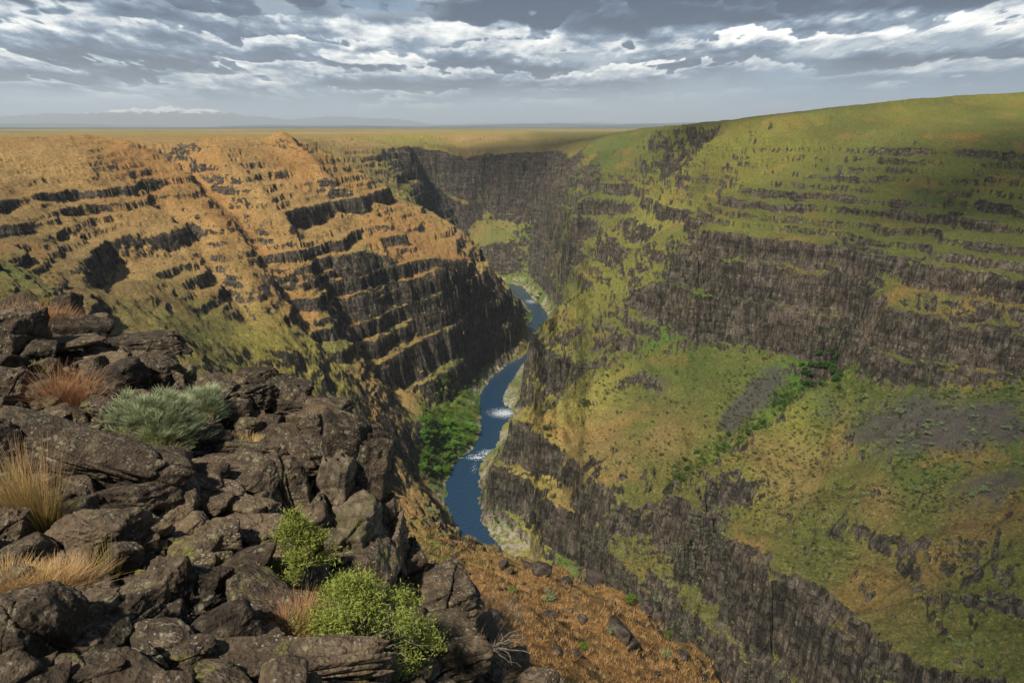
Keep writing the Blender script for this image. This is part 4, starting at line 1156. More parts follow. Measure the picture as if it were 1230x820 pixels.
# gravel and chips too many to count
rub_co, rub_f = [], []; off = 0
d3, f3 = ico(1)
for t in range(5200):
    u = rr_.uniform(-50, 640); v = rr_.uniform(368, 850)
    if not zone_ok(u, v): continue
    p_ = hit([u], [v])[0]
    if np.hypot(p_[0], p_[1]) > 18: continue
    kx = p_[1] / bearing(u, v)[1]; w_ = kx * rr_.choice([1.2, 1.6, 2, 2.5, 3.2, 4.5, 6])
    q = d3 * np.array([rr_.uniform(.7, 1.3), rr_.uniform(.7, 1.3), rr_.uniform(.5, .9)]) * w_ * (1 + 0.25 * rng.normal(0, 1, (len(d3), 1)))
    rub_co.append(q + p_); rub_f.append(f3 + off); off += len(d3)
rub = mesh_np("rock_rubble", np.concatenate(rub_co), np.concatenate(rub_f), MR, smooth=False)
tag(rub, "dark basalt chips and gravel between the boulders", "rubble", kind='stuff')
print("rocks", cnt, round(time.time() - T0, 1))

# ------------------------------------------------------------------ plants
def leaf_mat(name, c_lo, c_hi, c_tip=None, trans=0.25):
    m_, n = mat(name)
    a = n.n('ShaderNodeAttribute', attribute_name='tone').outputs['Fac']
    h_ = n.n('ShaderNodeAttribute', attribute_name='tip').outputs['Fac']
    oi = n.n('ShaderNodeObjectInfo').outputs['Random']
    c = n.mix(a, c_lo, c_hi)
    if c_tip: c = n.mix(h_, c, c_tip)
    c = n.n('ShaderNodeHueSaturation', i={'Value': n.lin(oi, 0, 1, 0.8, 1.2), 'Hue': n.lin(oi, 0, 1, 0.49, 0.51), 'Color': c}).outputs[0]
    dif = n.n('ShaderNodeBsdfDiffuse', i={'Color': c}); tr = n.n('ShaderNodeBsdfTranslucent', i={'Color': c})
    mx = n.n('ShaderNodeMixShader', i={0: trans}); n.set(mx.inputs[1], dif); n.set(mx.inputs[2], tr)
    n.n('ShaderNodeOutputMaterial', i={'Surface': mx.outputs[0]})
    return m_


def blades(g, N, rad, hgt, spread, width, droop=0.25, seg=3, lean=(0, 0), jit=0.3, base_z=-0.05, crown=None):
    """N curved tapering blades springing from a patch; returns co, faces, tone, tip"""
    a = g.uniform(0, 2 * np.pi, N); r = rad * np.sqrt(g.uniform(0, 1, N))
    bx_, by_ = r * np.cos(a), r * np.sin(a)
    out = a + g.normal(0, 0.5, N)
    inc = spread * (0.25 + 0.75 * r / rad) * g.uniform(0.5, 1.3, N)
    L_ = hgt * g.uniform(1 - jit, 1 + jit * 0.6, N)
    dirx, diry, dirz = np.sin(inc) * np.cos(out) + lean[0], np.sin(inc) * np.sin(out) + lean[1], np.cos(inc)
    wdir = np.stack([-np.sin(out + g.normal(0, 0.8, N)), np.cos(out + g.normal(0, 0.8, N)), np.zeros(N)], -1)
    co = []; tip = []
    for k in range(seg + 1):
        t = k / seg
        cx_ = bx_ + L_ * t * dirx + droop * L_ * t * t * np.cos(out) * np.sin(inc)
        cy_ = by_ + L_ * t * diry + droop * L_ * t * t * np.sin(out) * np.sin(inc)
        cz_ = base_z + L_ * t * dirz - droop * 0.8 * L_ * t * t * np.sin(inc)
        c = np.stack([cx_, cy_, cz_], -1)
        w_ = (width * (1 - 0.85 * t) * 0.5)
        co += [c - wdir * w_, c + wdir * w_]; tip += [np.full(N, t)] * 2
    M = 2 * (seg + 1)
    co = np.stack(co, 1).reshape(-1, 3); tip = np.stack(tip, 1).reshape(-1)
    b = (np.arange(N) * M)[:, None]
    f = np.concatenate([b + np.array([[2 * k, 2 * k + 1, 2 * k + 3, 2 * k + 2]]) for k in range(seg)], 0)
    tone = np.repeat(g.uniform(0, 1, N), M)
    return co, f, tone, tip


def put(name, parts, m_, parent=None, loc=None):
    off = 0; C_, F_, T_, P_ = [], [], [], []
    for c, f, t, p in parts:
        C_.append(c); F_.append(f + off); T_.append(t); P_.append(p); off += len(c)
    o = mesh_np(name, np.concatenate(C_), np.concatenate(F_), m_, parent, smooth=False, loc=loc)
    fattr(o, 'tone', np.concatenate(T_)); fattr(o, 'tip', np.concatenate(P_))
    return o


def shift(part, d):
    c, f, t, p = part
    return (c + np.array(d), f, t, p)


def cards(g, pts, size, elong=2.2, tone=None):
    """small leaf faces at the given points"""
    N = len(pts)
    a = g.normal(0, 1, (N, 3)); a /= np.linalg.norm(a, axis=1)[:, None]; a[:, 2] = np.abs(a[:, 2]) * 0.8 + 0.1
    b = np.cross(a, g.normal(0, 1, (N, 3))); b /= np.linalg.norm(b, axis=1)[:, None]
    s = (size * g.uniform(0.4, 1.6, N))[:, None]
    co = np.stack([pts, pts + a * s * elong * 0.5 + b * s * 0.4, pts + a * s * elong, pts + a * s * elong * 0.5 - b * s * 0.4], 1).reshape(-1, 3)
    f = (np.arange(N) * 4)[:, None] + np.array([[0, 1, 2, 3]])
    t = np.repeat(g.uniform(0, 1, N) if tone is None else tone, 4)
    return co, f, t, np.tile([0, 0.5, 1, 0.5], N)


def tubes(lines, r0, r1, sides=5):
    """tapering twigs along polylines"""
    C_, F_ = [], []; off = 0
    for ln in lines:
        ln = np.asarray(ln, float); n_ = len(ln)
        for k in range(n_):
            t = ln[min(k + 1, n_ - 1)] - ln[max(k - 1, 0)]; t /= np.linalg.norm(t) + 1e-9
            u_ = np.cross(t, (0.31, 0.2, 0.93)); u_ /= np.linalg.norm(u_) + 1e-9; v_ = np.cross(t, u_)
            r = r0 + (r1 - r0) * k / (n_ - 1)
            an = np.arange(sides) / sides * 2 * np.pi
            C_.append(ln[k] + r * (np.cos(an)[:, None] * u_ + np.sin(an)[:, None] * v_))
        for k in range(n_ - 1):
            for j in range(sides):
                a = off + k * sides + j; b = off + k * sides + (j + 1) % sides
                F_.append((a, b, b + sides, a + sides))
        off += n_ * sides
    return np.concatenate(C_), np.array(F_, np.int32)


def twig_lines(g, N, L_, spread, start=(0, 0, 0), n_=5, wig=0.12, up=1.0):
    out = []
    for k in range(N):
        a = g.uniform(0, 2 * np.pi); inc = spread * g.uniform(0.2, 1.0)
        d = np.array([math.sin(inc) * math.cos(a), math.sin(inc) * math.sin(a), math.cos(inc) * up]); p = np.array(start, float) + g.normal(0, 0.02, 3)
        ln = [p.copy()]
        for j in range(n_):
            d = d + g.normal(0, wig, 3); d /= np.linalg.norm(d)
            p = p + d * L_ / n_ * g.uniform(0.8, 1.2); ln.append(p.copy())
        out.append(ln)
    return out


M_SILV = leaf_mat("silvery_shrub_leaves", (0.17, 0.21, 0.10), (0.30, 0.35, 0.18), (0.42, 0.46, 0.28))
M_LIME = leaf_mat("lime_green_leaves", (0.085, 0.12, 0.022), (0.22, 0.27, 0.05), (0.33, 0.36, 0.09))
M_GOLD = leaf_mat("dry_golden_grass", (0.24, 0.14, 0.05), (0.40, 0.25, 0.09), (0.50, 0.33, 0.16))
M_RUST = leaf_mat("rusty_dry_stalks", (0.20, 0.085, 0.03), (0.36, 0.17, 0.06), (0.46, 0.27, 0.13))
M_REED = leaf_mat("reed_green_grass", (0.04, 0.075, 0.015), (0.12, 0.17, 0.03), (0.30, 0.27, 0.07))
M_YG = leaf_mat("yellow_green_grass", (0.11, 0.14, 0.02), (0.26, 0.28, 0.04), (0.36, 0.32, 0.08))
MWD, n = mat("grey_dead_wood"); P = n.n('ShaderNodeNewGeometry').outputs['Position']
finish(n, n.ramp(n.noise(P, 20.0, 4), [(0.35, (0.06, 0.05, 0.04)), (0.65, (0.19, 0.165, 0.14))]), 0.9)


def spot(u, v, Y=None):
    p = hit([u], [v])[0]
    if np.hypot(p[0], p[1]) < 19: Y = p[1]
    elif Y is None: Y = 10.5
    c = G(u, v, Y=Y); return np.array(c), Y / bearing(u, v)[1]


def plant(name, loc, label, cat, group=None):
    o = bpy.data.objects.new(name, None); o.location = tuple(loc); o.empty_display_size = 0.1; COL.objects.link(o)
    return tag(o, label, cat, group)


def silvery(u, v, wpx, hpx, label, Y, seed, mound):
    g = np.random.default_rng(seed); c, kx = spot(u, v, Y); W_ = wpx * kx; H_ = hpx * kx
    t = plant("silvery_shrub", c, label, "shrub", "silvery rabbitbrush among the boulders")
    ps = []
    for k in range(mound):
        a = g.uniform(0, 6.28); q = g.uniform(0.0, 0.30) * W_; cx_, cy_ = q * math.cos(a), q * 0.8 * math.sin(a); R_ = W_ * g.uniform(0.17, 0.26); Hm = H_ * g.uniform(0.6, 1.0)
        for j in range(34):
            th_ = g.uniform(0, 6.28); ph_ = g.uniform(0, 1) ** 0.6 * 1.35
            px_, py_, pz_ = R_ * math.sin(ph_) * math.cos(th_), R_ * math.sin(ph_) * math.sin(th_), Hm * 0.78 * math.cos(ph_)
            ps.append(shift(blades(g, 46, 0.045, 0.11 * g.uniform(0.7, 1.3), 0.9, 0.008, 0.1, 2, (math.sin(ph_) * math.cos(th_) * 0.7, math.sin(ph_) * math.sin(th_) * 0.7)), (cx_ + px_, cy_ + py_, max(0.0, pz_ - 0.05))))
    put("foliage", ps, M_SILV, t)
    if mound > 4: put("yellow_green_shoots", [shift(blades(g, 420, 0.16 * W_, H_ * 0.5, 0.6, 0.010, 0.25, 3), (0.02 * W_, -0.22 * W_, 0))], M_YG, t)
    cw, fw = tubes(twig_lines(g, 26, H_ * 0.7, 1.0), 0.012, 0.004)
    mesh_np("stems", cw, fw, MWD, t)
    return t


silvery(194, 532, 118, 92, "big silvery-green shrub among the boulders below the long ledge", 9.3, 1, 15)
silvery(240, 502, 60, 56, "lower silvery shrub just behind and right of the big one", 10.3, 2, 8)
silvery(270, 538, 26, 16, "tiny silvery sprig right of the big silvery shrub", 9.2, 3, 3)


def tuft(u, v, wpx, hpx, label, m_, Y=None, seed=0, N=500, spread=0.6, wid=0.007, droop=0.35, lean=(0, 0), name="grass_tuft", cat="grass tuft", clumps=1, rad=0.35, second=None):
    g = np.random.default_rng(seed + 40); c, kx = spot(u, v, Y); W_ = wpx * kx; H_ = hpx * kx
    t = plant(name, c, label, cat, "grass tufts among the boulders")
    ps, ps2 = [], []
    for k in range(clumps):
        dxy = (0, 0) if clumps == 1 else (g.uniform(-0.42, 0.42) * W_, g.uniform(-0.25, 0.25) * W_)
        zz = float(ground(c[0] + dxy[0], c[1] + dxy[1])[0]) - c[2] if clumps > 1 else 0
        zz = float(np.clip(zz, -0.3, 0.3))
        ps.append(shift(blades(g, N, W_ * rad / (1 if clumps == 1 else clumps ** 0.5), H_ * g.uniform(0.8, 1.1), spread, wid, droop, 4, lean, 0.4), (*dxy, zz)))
        if second: ps2.append(shift(blades(g, N // 2, W_ * rad * 0.8 / (1 if clumps == 1 else clumps ** 0.5), H_ * 0.65, spread, wid * 1.3, droop, 4, lean, 0.4), (*dxy, zz)))
    put("stalks", ps, m_, t)
    if second: put("green_base", ps2, second, t)
    return t


tuft(33, 400, 76, 44, "upper orange-pink dry grass beyond the smooth dark boulder", M_RUST, 13.2, 1, 420, 0.7, 0.010, 0.3, clumps=7)
tuft(84, 492, 50, 56, "rust-coloured dry bushy stalks left of the silvery shrub", M_RUST, 8.9, 2, 260, 0.6, 0.006, 0.5, (0.05, 0), "dry_shrub", "dry shrub", 4)
tuft(40, 455, 24, 24, "dark reed-green tuft between the boulders near the left edge", M_REED, 10.0, 3, 200, 0.5, 0.010, 0.3)
tuft(48, 640, 44, 112, "tall golden grass clump with green base beside the huge slab", M_GOLD, 6.2, 4, 190, 0.30, 0.005, 0.45, (-0.15, 0), clumps=4, second=M_YG)
tuft(10, 560, 40, 60, "pale golden grass leaning in from the left edge", M_GOLD, 7.0, 5, 240, 0.5, 0.006, 0.4, clumps=2)
tuft(14, 620, 30, 60, "dark green reedy grass at the left edge under the golden clump", M_REED, 6.3, 6, 200, 0.4, 0.007, 0.3)
tuft(20, 722, 70, 48, "thick golden dry grass above the big corner boulder", M_GOLD, 5.0, 7, 420, 0.6, 0.006, 0.5, clumps=6)
tuft(75, 712, 66, 44, "golden dry grass between the corner boulder and the speckled rock", M_GOLD, 5.1, 8, 380, 0.7, 0.006, 0.5, clumps=6)
tuft(106, 678, 40, 30, "wispy rust-brown weed under the speckled rounded rock", M_RUST, 5.7, 9, 110, 0.8, 0.004, 0.4, clumps=3, name="dry_weed", cat="weed")
tuft(131, 700, 20, 60, "thin yellow-green weed standing left of the egg-shaped boulder", M_YG, 5.3, 10, 60, 0.25, 0.008, 0.2, name="green_weed", cat="weed")
tuft(368, 778, 52, 52, "short orange dry grass left of the green bush's foot", M_RUST, 5.9, 11, 420, 0.7, 0.006, 0.4, clumps=5)
tuft(560, 806, 60, 44, "straw-coloured grass right of the big angular boulder", M_GOLD, 7.0, 12, 300, 0.6, 0.006, 0.4, clumps=4)
tuft(284, 540, 36, 18, "dry blond grass below the outcrop hollow", M_GOLD, 9.4, 13, 160, 0.7, 0.006, 0.4, clumps=4)
tuft(248, 700, 16, 16, "tiny bright yellow-green weed right of the egg-shaped boulder", M_YG, 5.4, 14, 60, 0.9, 0.010, 0.3, name="green_weed", cat="weed")
tuft(55, 352, 30, 14, "low vivid green grass behind the upper orange grass", M_YG, 15.2, 15, 260, 0.6, 0.014, 0.3, clumps=4)
tuft(8, 358, 40, 20, "dark green brush at the far left lip of the rocks", M_REED, 15.2, 16, 240, 0.7, 0.014, 0.3, clumps=4)
tuft(176, 462, 10, 16, "little yellow-green tuft in the shade under the long ledge", M_YG, 11.0, 17, 70, 0.6, 0.008, 0.3)
tuft(196, 628, 16, 34, "thin yellow-flowered weed in the crack below the huge slab", M_YG, 6.6, 18, 40, 0.5, 0.008, 0.3, name="green_weed", cat="weed")
tuft(152, 655, 14, 14, "small green sprig above the egg-shaped boulder's hollow", M_YG, 6.0, 19, 50, 0.6, 0.008, 0.3)


def leafy(u, v, wpx, hpx, label, Y, seed, clusters, per, size):
    g = np.random.default_rng(seed); c, kx = spot(u, v, Y); W_ = wpx * kx; H_ = hpx * kx
    t = plant("lime_green_bush", c, label, "bush", "lime-green bushes below the overhang")
    lines = []; tips = []
    for k in range(clusters):
        a = g.uniform(0, 6.28); r = g.uniform(0.1, 1.25) ** 0.7; zz = g.uniform(0.12, 1.1)
        tip_ = np.array([0.5 * W_ * r * math.cos(a) * math.sqrt(max(0.05, 1.15 - zz * zz)), 0.42 * W_ * r * math.sin(a) * math.sqrt(max(0.05, 1.15 - zz * zz)), H_ * zz * (1.02 - 0.25 * r)])
        p0 = np.array([g.normal(0, 0.03), g.normal(0, 0.03), 0.0]); ln = []
        for j in range(6):
            q = j / 5; ln.append(p0 * (1 - q) + tip_ * q + g.normal(0, 0.02, 3) * (0 < j < 5) + np.array([0, 0, 0.12 * H_ * math.sin(q * 3.1)]))
        lines.append(ln); tips.append(tip_)
    pts, tone = [], []
    for tp in tips:
        s = g.uniform(0.04, 0.085) * W_
        q = tp + g.normal(0, 1, (per, 3)) * np.array([s, s, s * 0.75]) * 0.75
        pts.append(q); tone.append(np.clip(g.normal(g.uniform(0.25, 0.75), 0.2, per), 0, 1))
    put("foliage", [cards(g, np.concatenate(pts), size, 3.2, np.concatenate(tone))], M_LIME, t)
    cw, fw = tubes(lines, 0.014, 0.003); mesh_np("branches", cw, fw, MWD, t)
    return t


leafy(362, 725, 112, 118, "upper lime-green bush growing out of the rocks below the overhang", 7.6, 21, 75, 210, 0.011)
leafy(430, 796, 165, 118, "large lime-green bush at the foot of the mossy pillar", 6.9, 22, 120, 230, 0.0095)

# dead grey sagebrush by the edge
def dead(u, v, wpx, label, Y, seed, N):
    g = np.random.default_rng(seed); c, kx = spot(u, v, Y)
    cw, fw = tubes([[np.array(q) * np.array([1.0, 1.0, 0.55]) for q in ln] for ln in twig_lines(g, N, wpx * kx * 0.55, 1.45, n_=7, wig=0.28)], 0.014, 0.003)
    o = mesh_np("dead_branches", cw, fw, MWD, loc=tuple(c)); tag(o, label, "dead branches")
dead(590, 778, 90, "bleached twisted dead branches right of the square reddish block", 8.6, 31, 34)
dead(455, 812, 90, "grey bare twigs at the foot of the large lime-green bush", 6.1, 32, 26)
dead(392, 655, 30, "bare grey twigs sticking up behind the upper lime-green bush", 8.0, 33, 10)
g_ = np.random.default_rng(77)
c_, kx_ = spot(578, 765, 9.2)
o = put("grey_brush", [blades(g_, 900, 0.42, 0.55, 0.9, 0.005, 0.2, 3)], leaf_mat("grey_dry_brush", (0.16, 0.13, 0.10), (0.28, 0.24, 0.18)), loc=tuple(c_))
tag(o, "fine grey dry brush behind the bleached dead branches", "brush")
print("near plants", round(time.time() - T0, 1))
# ------------------------------------------------------------------ stones and brush on the dry orange slope
MSL, n = mat("slope_stone")
g = n.n('ShaderNodeNewGeometry'); P = g.outputs['Position']
k2 = n.noise(P, 2.2, 6, 0.65); k3 = n.noise(P, 12.0, 4, 0.6)
finish(n, n.ramp(k2, [(0.34, (0.016, 0.013, 0.011)), (0.5, (0.045, 0.035, 0.028)), (0.68, (0.11, 0.085, 0.065))]), 0.9, bump(n, k3, 0.8, 0.1), 0.2)


def in_slope(u, v):
    top = np.interp(u, [470, 540, 620, 700, 760, 830, 880], [612, 632, 665, 690, 720, 775, 818])
    lowb = np.interp(u, [470, 500, 560, 575, 640, 700], [640, 690, 716, 770, 822, 900])
    return top + 3 < v < lowb
SROCK = [(650, 690, 30, "dark double knoll near the top of the orange slope"), (637, 684, 16, "stone just left of the dark knoll on the orange slope"), (605, 680, 14, "dark stone by the upper edge of the orange slope"), (715, 700, 26, "black rock standing below the orange slope's edge"),
      (680, 702, 22, "brushy dark rock in the upper middle of the orange slope"), (593, 743, 22, "dark block low on the left side of the orange slope"), (600, 758, 12, "small stone under the dark block on the orange slope"), (745, 762, 30, "knot of dark rocks right of the middle of the orange slope"),
      (757, 774, 24, "rock at the lower right end of the knot of dark rocks"), (668, 785, 18, "upright dark stone near the bottom of the orange slope"), (692, 786, 14, "squat stone right of the upright one near the slope's bottom"), (820, 790, 20, "rock on the outer right shoulder of the orange slope"),
      (775, 735, 22, "dark rock on the skyline edge of the orange slope, beside green weeds"), (790, 745, 18, "lower of the two dark rocks by the green weeds on the edge"), (660, 742, 18, "pair-like stone in the centre of the orange slope"), (700, 745, 14, "small black stone right of the slope's centre"), (560, 690, 12, "lone little stone on the upper left of the orange slope")]
lowo = []
rr_ = random.Random(9)
def slope_rock(u, v, s, lab, grp):
    p_ = hit([u], [v])[0]; kx = p_[1] / bearing(u, v)[1]
    k = len(lowo) % 8
    if len(lowo) < 8: o = mesh_np("slope_rock", LOW[k][0], LOW[k][1], MSL)
    else: o = lowo[k].copy(); COL.objects.link(o)
    w_ = s * kx * 0.66
    o.scale = (w_ * rr_.uniform(0.9, 1.4), w_ * rr_.uniform(0.8, 1.2), w_ * rr_.uniform(0.7, 1.0)); o.rotation_euler = (rr_.uniform(-.4, .4), rr_.uniform(-.4, .4), rr_.uniform(0, 6.28))
    o.location = (p_[0], p_[1], p_[2] + 0.12 * w_); lowo.append(o); tag(o, lab, "rock", grp)
for u, v, s, lab in SROCK: slope_rock(u, v, s, lab, "rocks on the dry orange slope")
k = 0; sl_ = []
while k < 110:
    u = rr_.uniform(480, 880); v = rr_.uniform(615, 818)
    if not in_slope(u, v): continue
    if fbm(np.float32([u]), np.float32([v]), 60, 2, seed=5)[0] < rr_.uniform(-0.5, 0.35): continue
    k += 1; sl_.append((u, v, rr_.choice([3, 4, 4, 5, 6, 8])))
for k, (u, v, s) in enumerate(sorted(sl_)):
    slope_rock(u, v, s, f"{'tiny' if s < 7 else 'small'} dark stone in the orange slope's dry grass, {k + 1}{'th' if 10 <= (k + 1) % 100 <= 20 else {1: 'st', 2: 'nd', 3: 'rd'}.get((k + 1) % 10, 'th')} from the left", "small stones scattered on the dry orange slope")

# ------------------------------------------------------------------ shrubs
def crown_parts(g, W_, H_, clumps, per, size):
    pts = []; tone = []
    for k in range(clumps):
        a = g.uniform(0, 6.28); r = g.uniform(0, 1) ** 0.5 * 0.36 * W_; z_ = H_ * g.uniform(0.25, 0.78)
        s = g.uniform(0.13, 0.22) * W_
        pts.append(np.array([r * math.cos(a), r * math.sin(a), z_]) + g.normal(0, 1, (per, 3)) * s * np.array([0.8, 0.8, 0.6]) * 0.7); tone.append(np.clip(g.normal(g.uniform(0.2, 0.8), 0.18, per), 0, 1))
    return cards(g, np.concatenate(pts), size, 2.0, np.concatenate(tone))


M_SAGE = leaf_mat("sagebrush_leaves", (0.035, 0.045, 0.018), (0.085, 0.10, 0.045), None, 0.15)
M_SAGE2 = leaf_mat("pale_sagebrush_leaves", (0.10, 0.13, 0.06), (0.20, 0.24, 0.12), None, 0.15)
M_WILL = leaf_mat("willow_leaves", (0.045, 0.105, 0.015), (0.13, 0.24, 0.035), None, 0.2)
M_RIPE = leaf_mat("fresh_green_leaves", (0.05, 0.10, 0.015), (0.13, 0.21, 0.03), None, 0.2)
def proto(name, m_, seed, clumps, per, size, H_=0.8):
    g = np.random.default_rng(seed); c, f, t, p = crown_parts(g, 1.0, H_, clumps, per, size)
    return (c, f, t, p, m_, name)
M_GUL = leaf_mat('dark_gully_leaves', (0.022, 0.055, 0.012), (0.065, 0.12, 0.025), None, 0.2)  # darker green leaves for the gully bushes
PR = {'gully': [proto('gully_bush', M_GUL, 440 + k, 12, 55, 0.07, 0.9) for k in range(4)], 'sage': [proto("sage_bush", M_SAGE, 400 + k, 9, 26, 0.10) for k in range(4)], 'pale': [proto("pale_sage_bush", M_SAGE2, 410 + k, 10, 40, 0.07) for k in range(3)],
      'willow': [proto("willow_bush", M_WILL, 420 + k, 16, 60, 0.075, 0.9) for k in range(4)], 'fresh': [proto("green_bush", M_RIPE, 430 + k, 12, 50, 0.06) for k in range(3)]}
first = {}
def bush(kind, p_, w_, label, cat, grp, sq=1.0):
    k = rr_.randrange(len(PR[kind])); c, f, t, p, m_, name = PR[kind][k]
    if (kind, k) not in first:
        o = put(name, [(c, f, t, p)], m_); first[(kind, k)] = o
    else:
        o = first[(kind, k)].copy(); COL.objects.link(o)
    o.scale = (w_ * rr_.uniform(0.85, 1.2), w_ * rr_.uniform(0.85, 1.2), w_ * sq * rr_.uniform(0.75, 1.1)); o.rotation_euler = (0, 0, rr_.uniform(0, 6.28))
    o.location = (p_[0], p_[1], p_[2] - 0.06 * w_); tag(o, label, cat, grp); return o
for u, v, s, lab in [(660, 722, 24, "pale round sagebrush beside the dark knoll on the orange slope"), (735, 762, 18, "pale sagebrush in front of the knot of dark rocks"), (520, 617, 14, "silvery bush at the top corner of the orange slope"), (800, 790, 16, "pale bush low on the right of the orange slope")]:
    p_ = hit([u], [v])[0]; bush('pale', p_, s * p_[1] / bearing(u, v)[1], lab, "sagebrush", "pale sagebrush on the orange slope", 0.8)
for u, v, s, lab in [(755, 722, 18, "bright green bush on the skyline edge of the orange slope"), (772, 725, 14, "second bright green bush right of the first on the edge"), (613, 712, 12, "olive green bush in the upper left of the orange slope"), (700, 780, 14, "green weed clump low in the middle of the orange slope"), (800, 765, 16, "green weeds on the outer edge below the dark rocks")]:
    p_ = hit([u], [v])[0]; bush('fresh', p_, s * p_[1] / bearing(u, v)[1], lab, "bush", "green bushes on the orange slope", 0.7)
for u, v, s, lab in [(702, 408 + 82, 13, "lone dark round bush in the middle of the yellow spur"), (656, 518, 10, "dark round bush on the left end of the yellow spur")]:
    p_ = hit([u], [v])[0]; bush('sage', p_, s * p_[1] / bearing(u, v)[1], lab, "bush", "round bushes on the yellow spur", 0.9)

ZN = [  # region polygon as (u0, v0, u1, v1), count of things, size range px, kind, label, group
    ((505, 505, 572, 572), 60, (7, 13), 'willow', "deep green willow in the thicket on the left river bank", "willows on the left river bank"),
    ((520, 455, 590, 505), 22, (5, 9), 'fresh', "green bush on the bank upstream of the willows", "bushes upstream of the willows"),
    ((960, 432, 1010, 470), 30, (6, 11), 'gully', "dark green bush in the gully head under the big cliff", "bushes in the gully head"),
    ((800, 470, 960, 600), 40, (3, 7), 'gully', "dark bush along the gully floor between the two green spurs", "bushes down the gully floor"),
    ((1020, 470, 1230, 610), 60, (5, 9), 'pale', "pale sagebrush on the grey scree below the right cliff", "pale sagebrush on the grey scree"),
    ((1130, 720, 1228, 790), 10, (5, 8), 'pale', "grey-green sagebrush on the lowest right shoulder", "sagebrush on the lowest right shoulder"),
    ((950, 560, 1230, 720), 16, (3, 6), 'sage', "dark sagebrush on the lower right slope", "sagebrush on the lower right slope"),
    ((640, 440, 850, 580), 24, (2.5, 5), 'sage', "tiny dark sagebrush on the yellow spur", "sagebrush on the yellow spur"),
    ((630, 350, 650, 395), 8, (4, 7), 'fresh', "bright green bush on the upstream river bar", "bushes on the upstream river bar"),
    ((575, 590, 615, 650), 8, (4, 7), 'fresh', "green bush at the right gorge wall's foot", "bushes at the gorge foot"),
    ((500, 520, 520, 600), 6, (4, 8), 'gully', "dark green bush on the slope left of the willow thicket", "bushes left of the willow thicket")]
def sample(box, kind, need):
    out = []
    u0, v0, u1, v1 = box; tries = 0
    while len(out) < need and tries < need * 30:
        tries += 1
        u = rr_.uniform(u0, u1); v = rr_.uniform(v0, v1)
        p_ = hit([u], [v])[0]
        if p_[2] < RIV + 0.7 or np.hypot(p_[0], p_[1]) < 90: continue
        if box[0] == 800:
            if blobs(np.float32(p_[0]), np.float32(p_[1]), GUL) < rr_.uniform(0.25, 0.8): continue
        out.append((u, v, p_))
    return out
GUL = [(*G(u, v, z=None, Y=Y)[:2], 9, 9, 1.0) for u, v, Y in ((760, 590, 266), (790, 575, 268), (820, 562, 274), (850, 545, 282), (880, 528, 292), (910, 508, 304), (945, 480, 320), (975, 458, 330))]
def nth(k):
    return f"{k}{'th' if 10 <= k % 100 <= 20 else {1: 'st', 2: 'nd', 3: 'rd'}.get(k % 10, 'th')}"
for box, cnt_, (s0, s1), kind, lab, grp in ZN:
    for k, (u, v, p_) in enumerate(sorted(sample(box, kind, cnt_))):
        bush(kind, p_, rr_.uniform(s0, s1) * p_[1] / bearing(u, v)[1], lab + (f", {nth(k + 1)} from the left" if k else ", leftmost of them"), "bush" if kind != 'pale' and kind != 'sage' else "sagebrush", grp, 0.65 if kind == 'willow' else 1.0)
# the rest of the brush: thousands of low plants no one could count
def carpet(name, boxes, m_, kindp, label):
    C_, F_, T_, P_ = [], [], [], []; off = 0
    for box, cnt_, s0, s1, thr_ in boxes:
        for u, v, p_ in sample(box, '', cnt_):
            if fbm(np.float32([p_[0]]), np.float32([p_[1]]), 22, 2, seed=300)[0] < thr_: continue
            c, f, t, p = kindp[rr_.randrange(len(kindp))][:4]
            w_ = rr_.uniform(s0, s1) * p_[1] / bearing(u, v)[1]
            nf = 70; a = rr_.uniform(0, 6.28); M_ = np.array([[math.cos(a), -math.sin(a), 0], [math.sin(a), math.cos(a), 0], [0, 0, 1]])
            sel = np.random.default_rng(off).choice(len(f), nf, replace=False)
            cc_ = c.reshape(-1, 4, 3)[sel].reshape(-1, 3); cc_ = cc_ @ M_.T * w_
            C_.append(cc_ + p_ - np.array([0, 0, 0.1 * w_])); F_.append(np.arange(nf * 4).reshape(-1, 4) + off); T_.append(t.reshape(-1, 4)[sel].ravel()); P_.append(np.zeros(nf * 4)); off += nf * 4
    o = mesh_np(name, np.concatenate(C_), np.concatenate(F_), m_, smooth=False); fattr(o, 'tone', np.concatenate(T_)); fattr(o, 'tip', np.concatenate(P_))
    tag(o, label, "brush", kind='stuff')
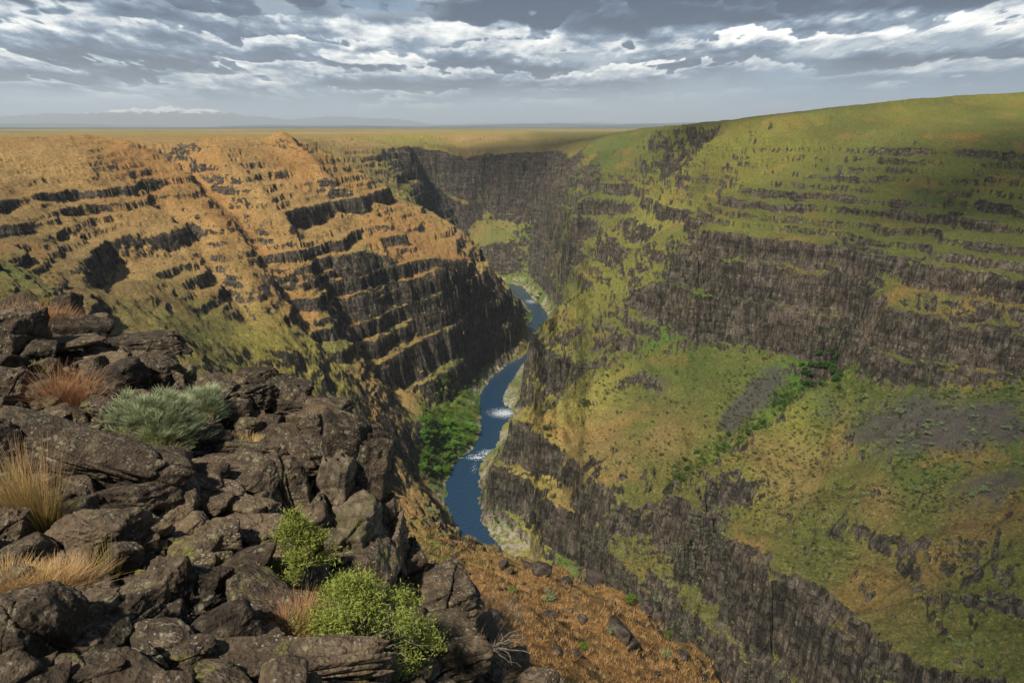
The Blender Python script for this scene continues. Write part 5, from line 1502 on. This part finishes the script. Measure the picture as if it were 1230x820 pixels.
carpet("dark_scrub", [((640, 430, 1230, 700), 2200, 2.0, 5, -0.05), ((860, 430, 1230, 620), 1200, 2.5, 5, 0.0), ((900, 600, 1230, 800), 260, 2, 4.5, 0.0), ((800, 108, 1230, 300), 1800, 1.5, 3.6, -0.15), ((0, 190, 420, 420), 1500, 1.3, 3.2, -0.1), ((420, 420, 560, 600), 260, 2, 5, -0.1), ((560, 255, 690, 350), 400, 1.5, 3.5, -0.1), ((680, 330, 850, 430), 260, 2, 4, -0.1)],
       M_SAGE, PR['sage'], "dark low scrub dotted over the canyon slopes")
carpet("green_undergrowth", [((505, 490, 580, 575), 320, 4, 9, -0.6), ((520, 450, 595, 505), 160, 3, 6, -0.2)],
       M_WILL, PR['willow'], "dense green undergrowth beside the river")
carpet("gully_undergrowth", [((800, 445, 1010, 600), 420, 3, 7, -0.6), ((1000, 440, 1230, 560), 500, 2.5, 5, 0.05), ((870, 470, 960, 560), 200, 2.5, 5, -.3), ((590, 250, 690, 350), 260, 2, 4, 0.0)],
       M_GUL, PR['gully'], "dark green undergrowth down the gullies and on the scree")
carpet("slope_weeds", [((480, 612, 880, 818), 420, 3, 8, -0.1)], M_SAGE2, PR['pale'], "grey-green weeds in the dry grass of the near slope")

# dry grass standing on the orange slope
g_ = np.random.default_rng(91); C_ = []; off = 0; T_, P_ = [], []; F_ = []
for t in range(2600):
    u = rr_.uniform(478, 880); v = rr_.uniform(613, 830)
    if not in_slope(u, v): continue
    p_ = hit([u], [v])[0]; s = p_[1] / bearing(u, v)[1]
    if np.hypot(p_[0], p_[1]) < 17: continue
    c, f, to, ti = blades(g_, 16, 4 * s, min(0.5, 6 * s), 0.6, 0.5 * s, 0.4, 2)
    C_.append(c + p_); F_.append(f + off); T_.append(to); P_.append(ti); off += len(c)
o = mesh_np("dry_grass", np.concatenate(C_), np.concatenate(F_), leaf_mat('slope_grass', (0.30, 0.165, 0.065), (0.50, 0.33, 0.14)), smooth=False); fattr(o, 'tone', np.concatenate(T_)); fattr(o, 'tip', np.concatenate(P_))
tag(o, "dry orange grass covering the near slope", "grass", kind='stuff')
print("all done", round(time.time() - T0, 1))
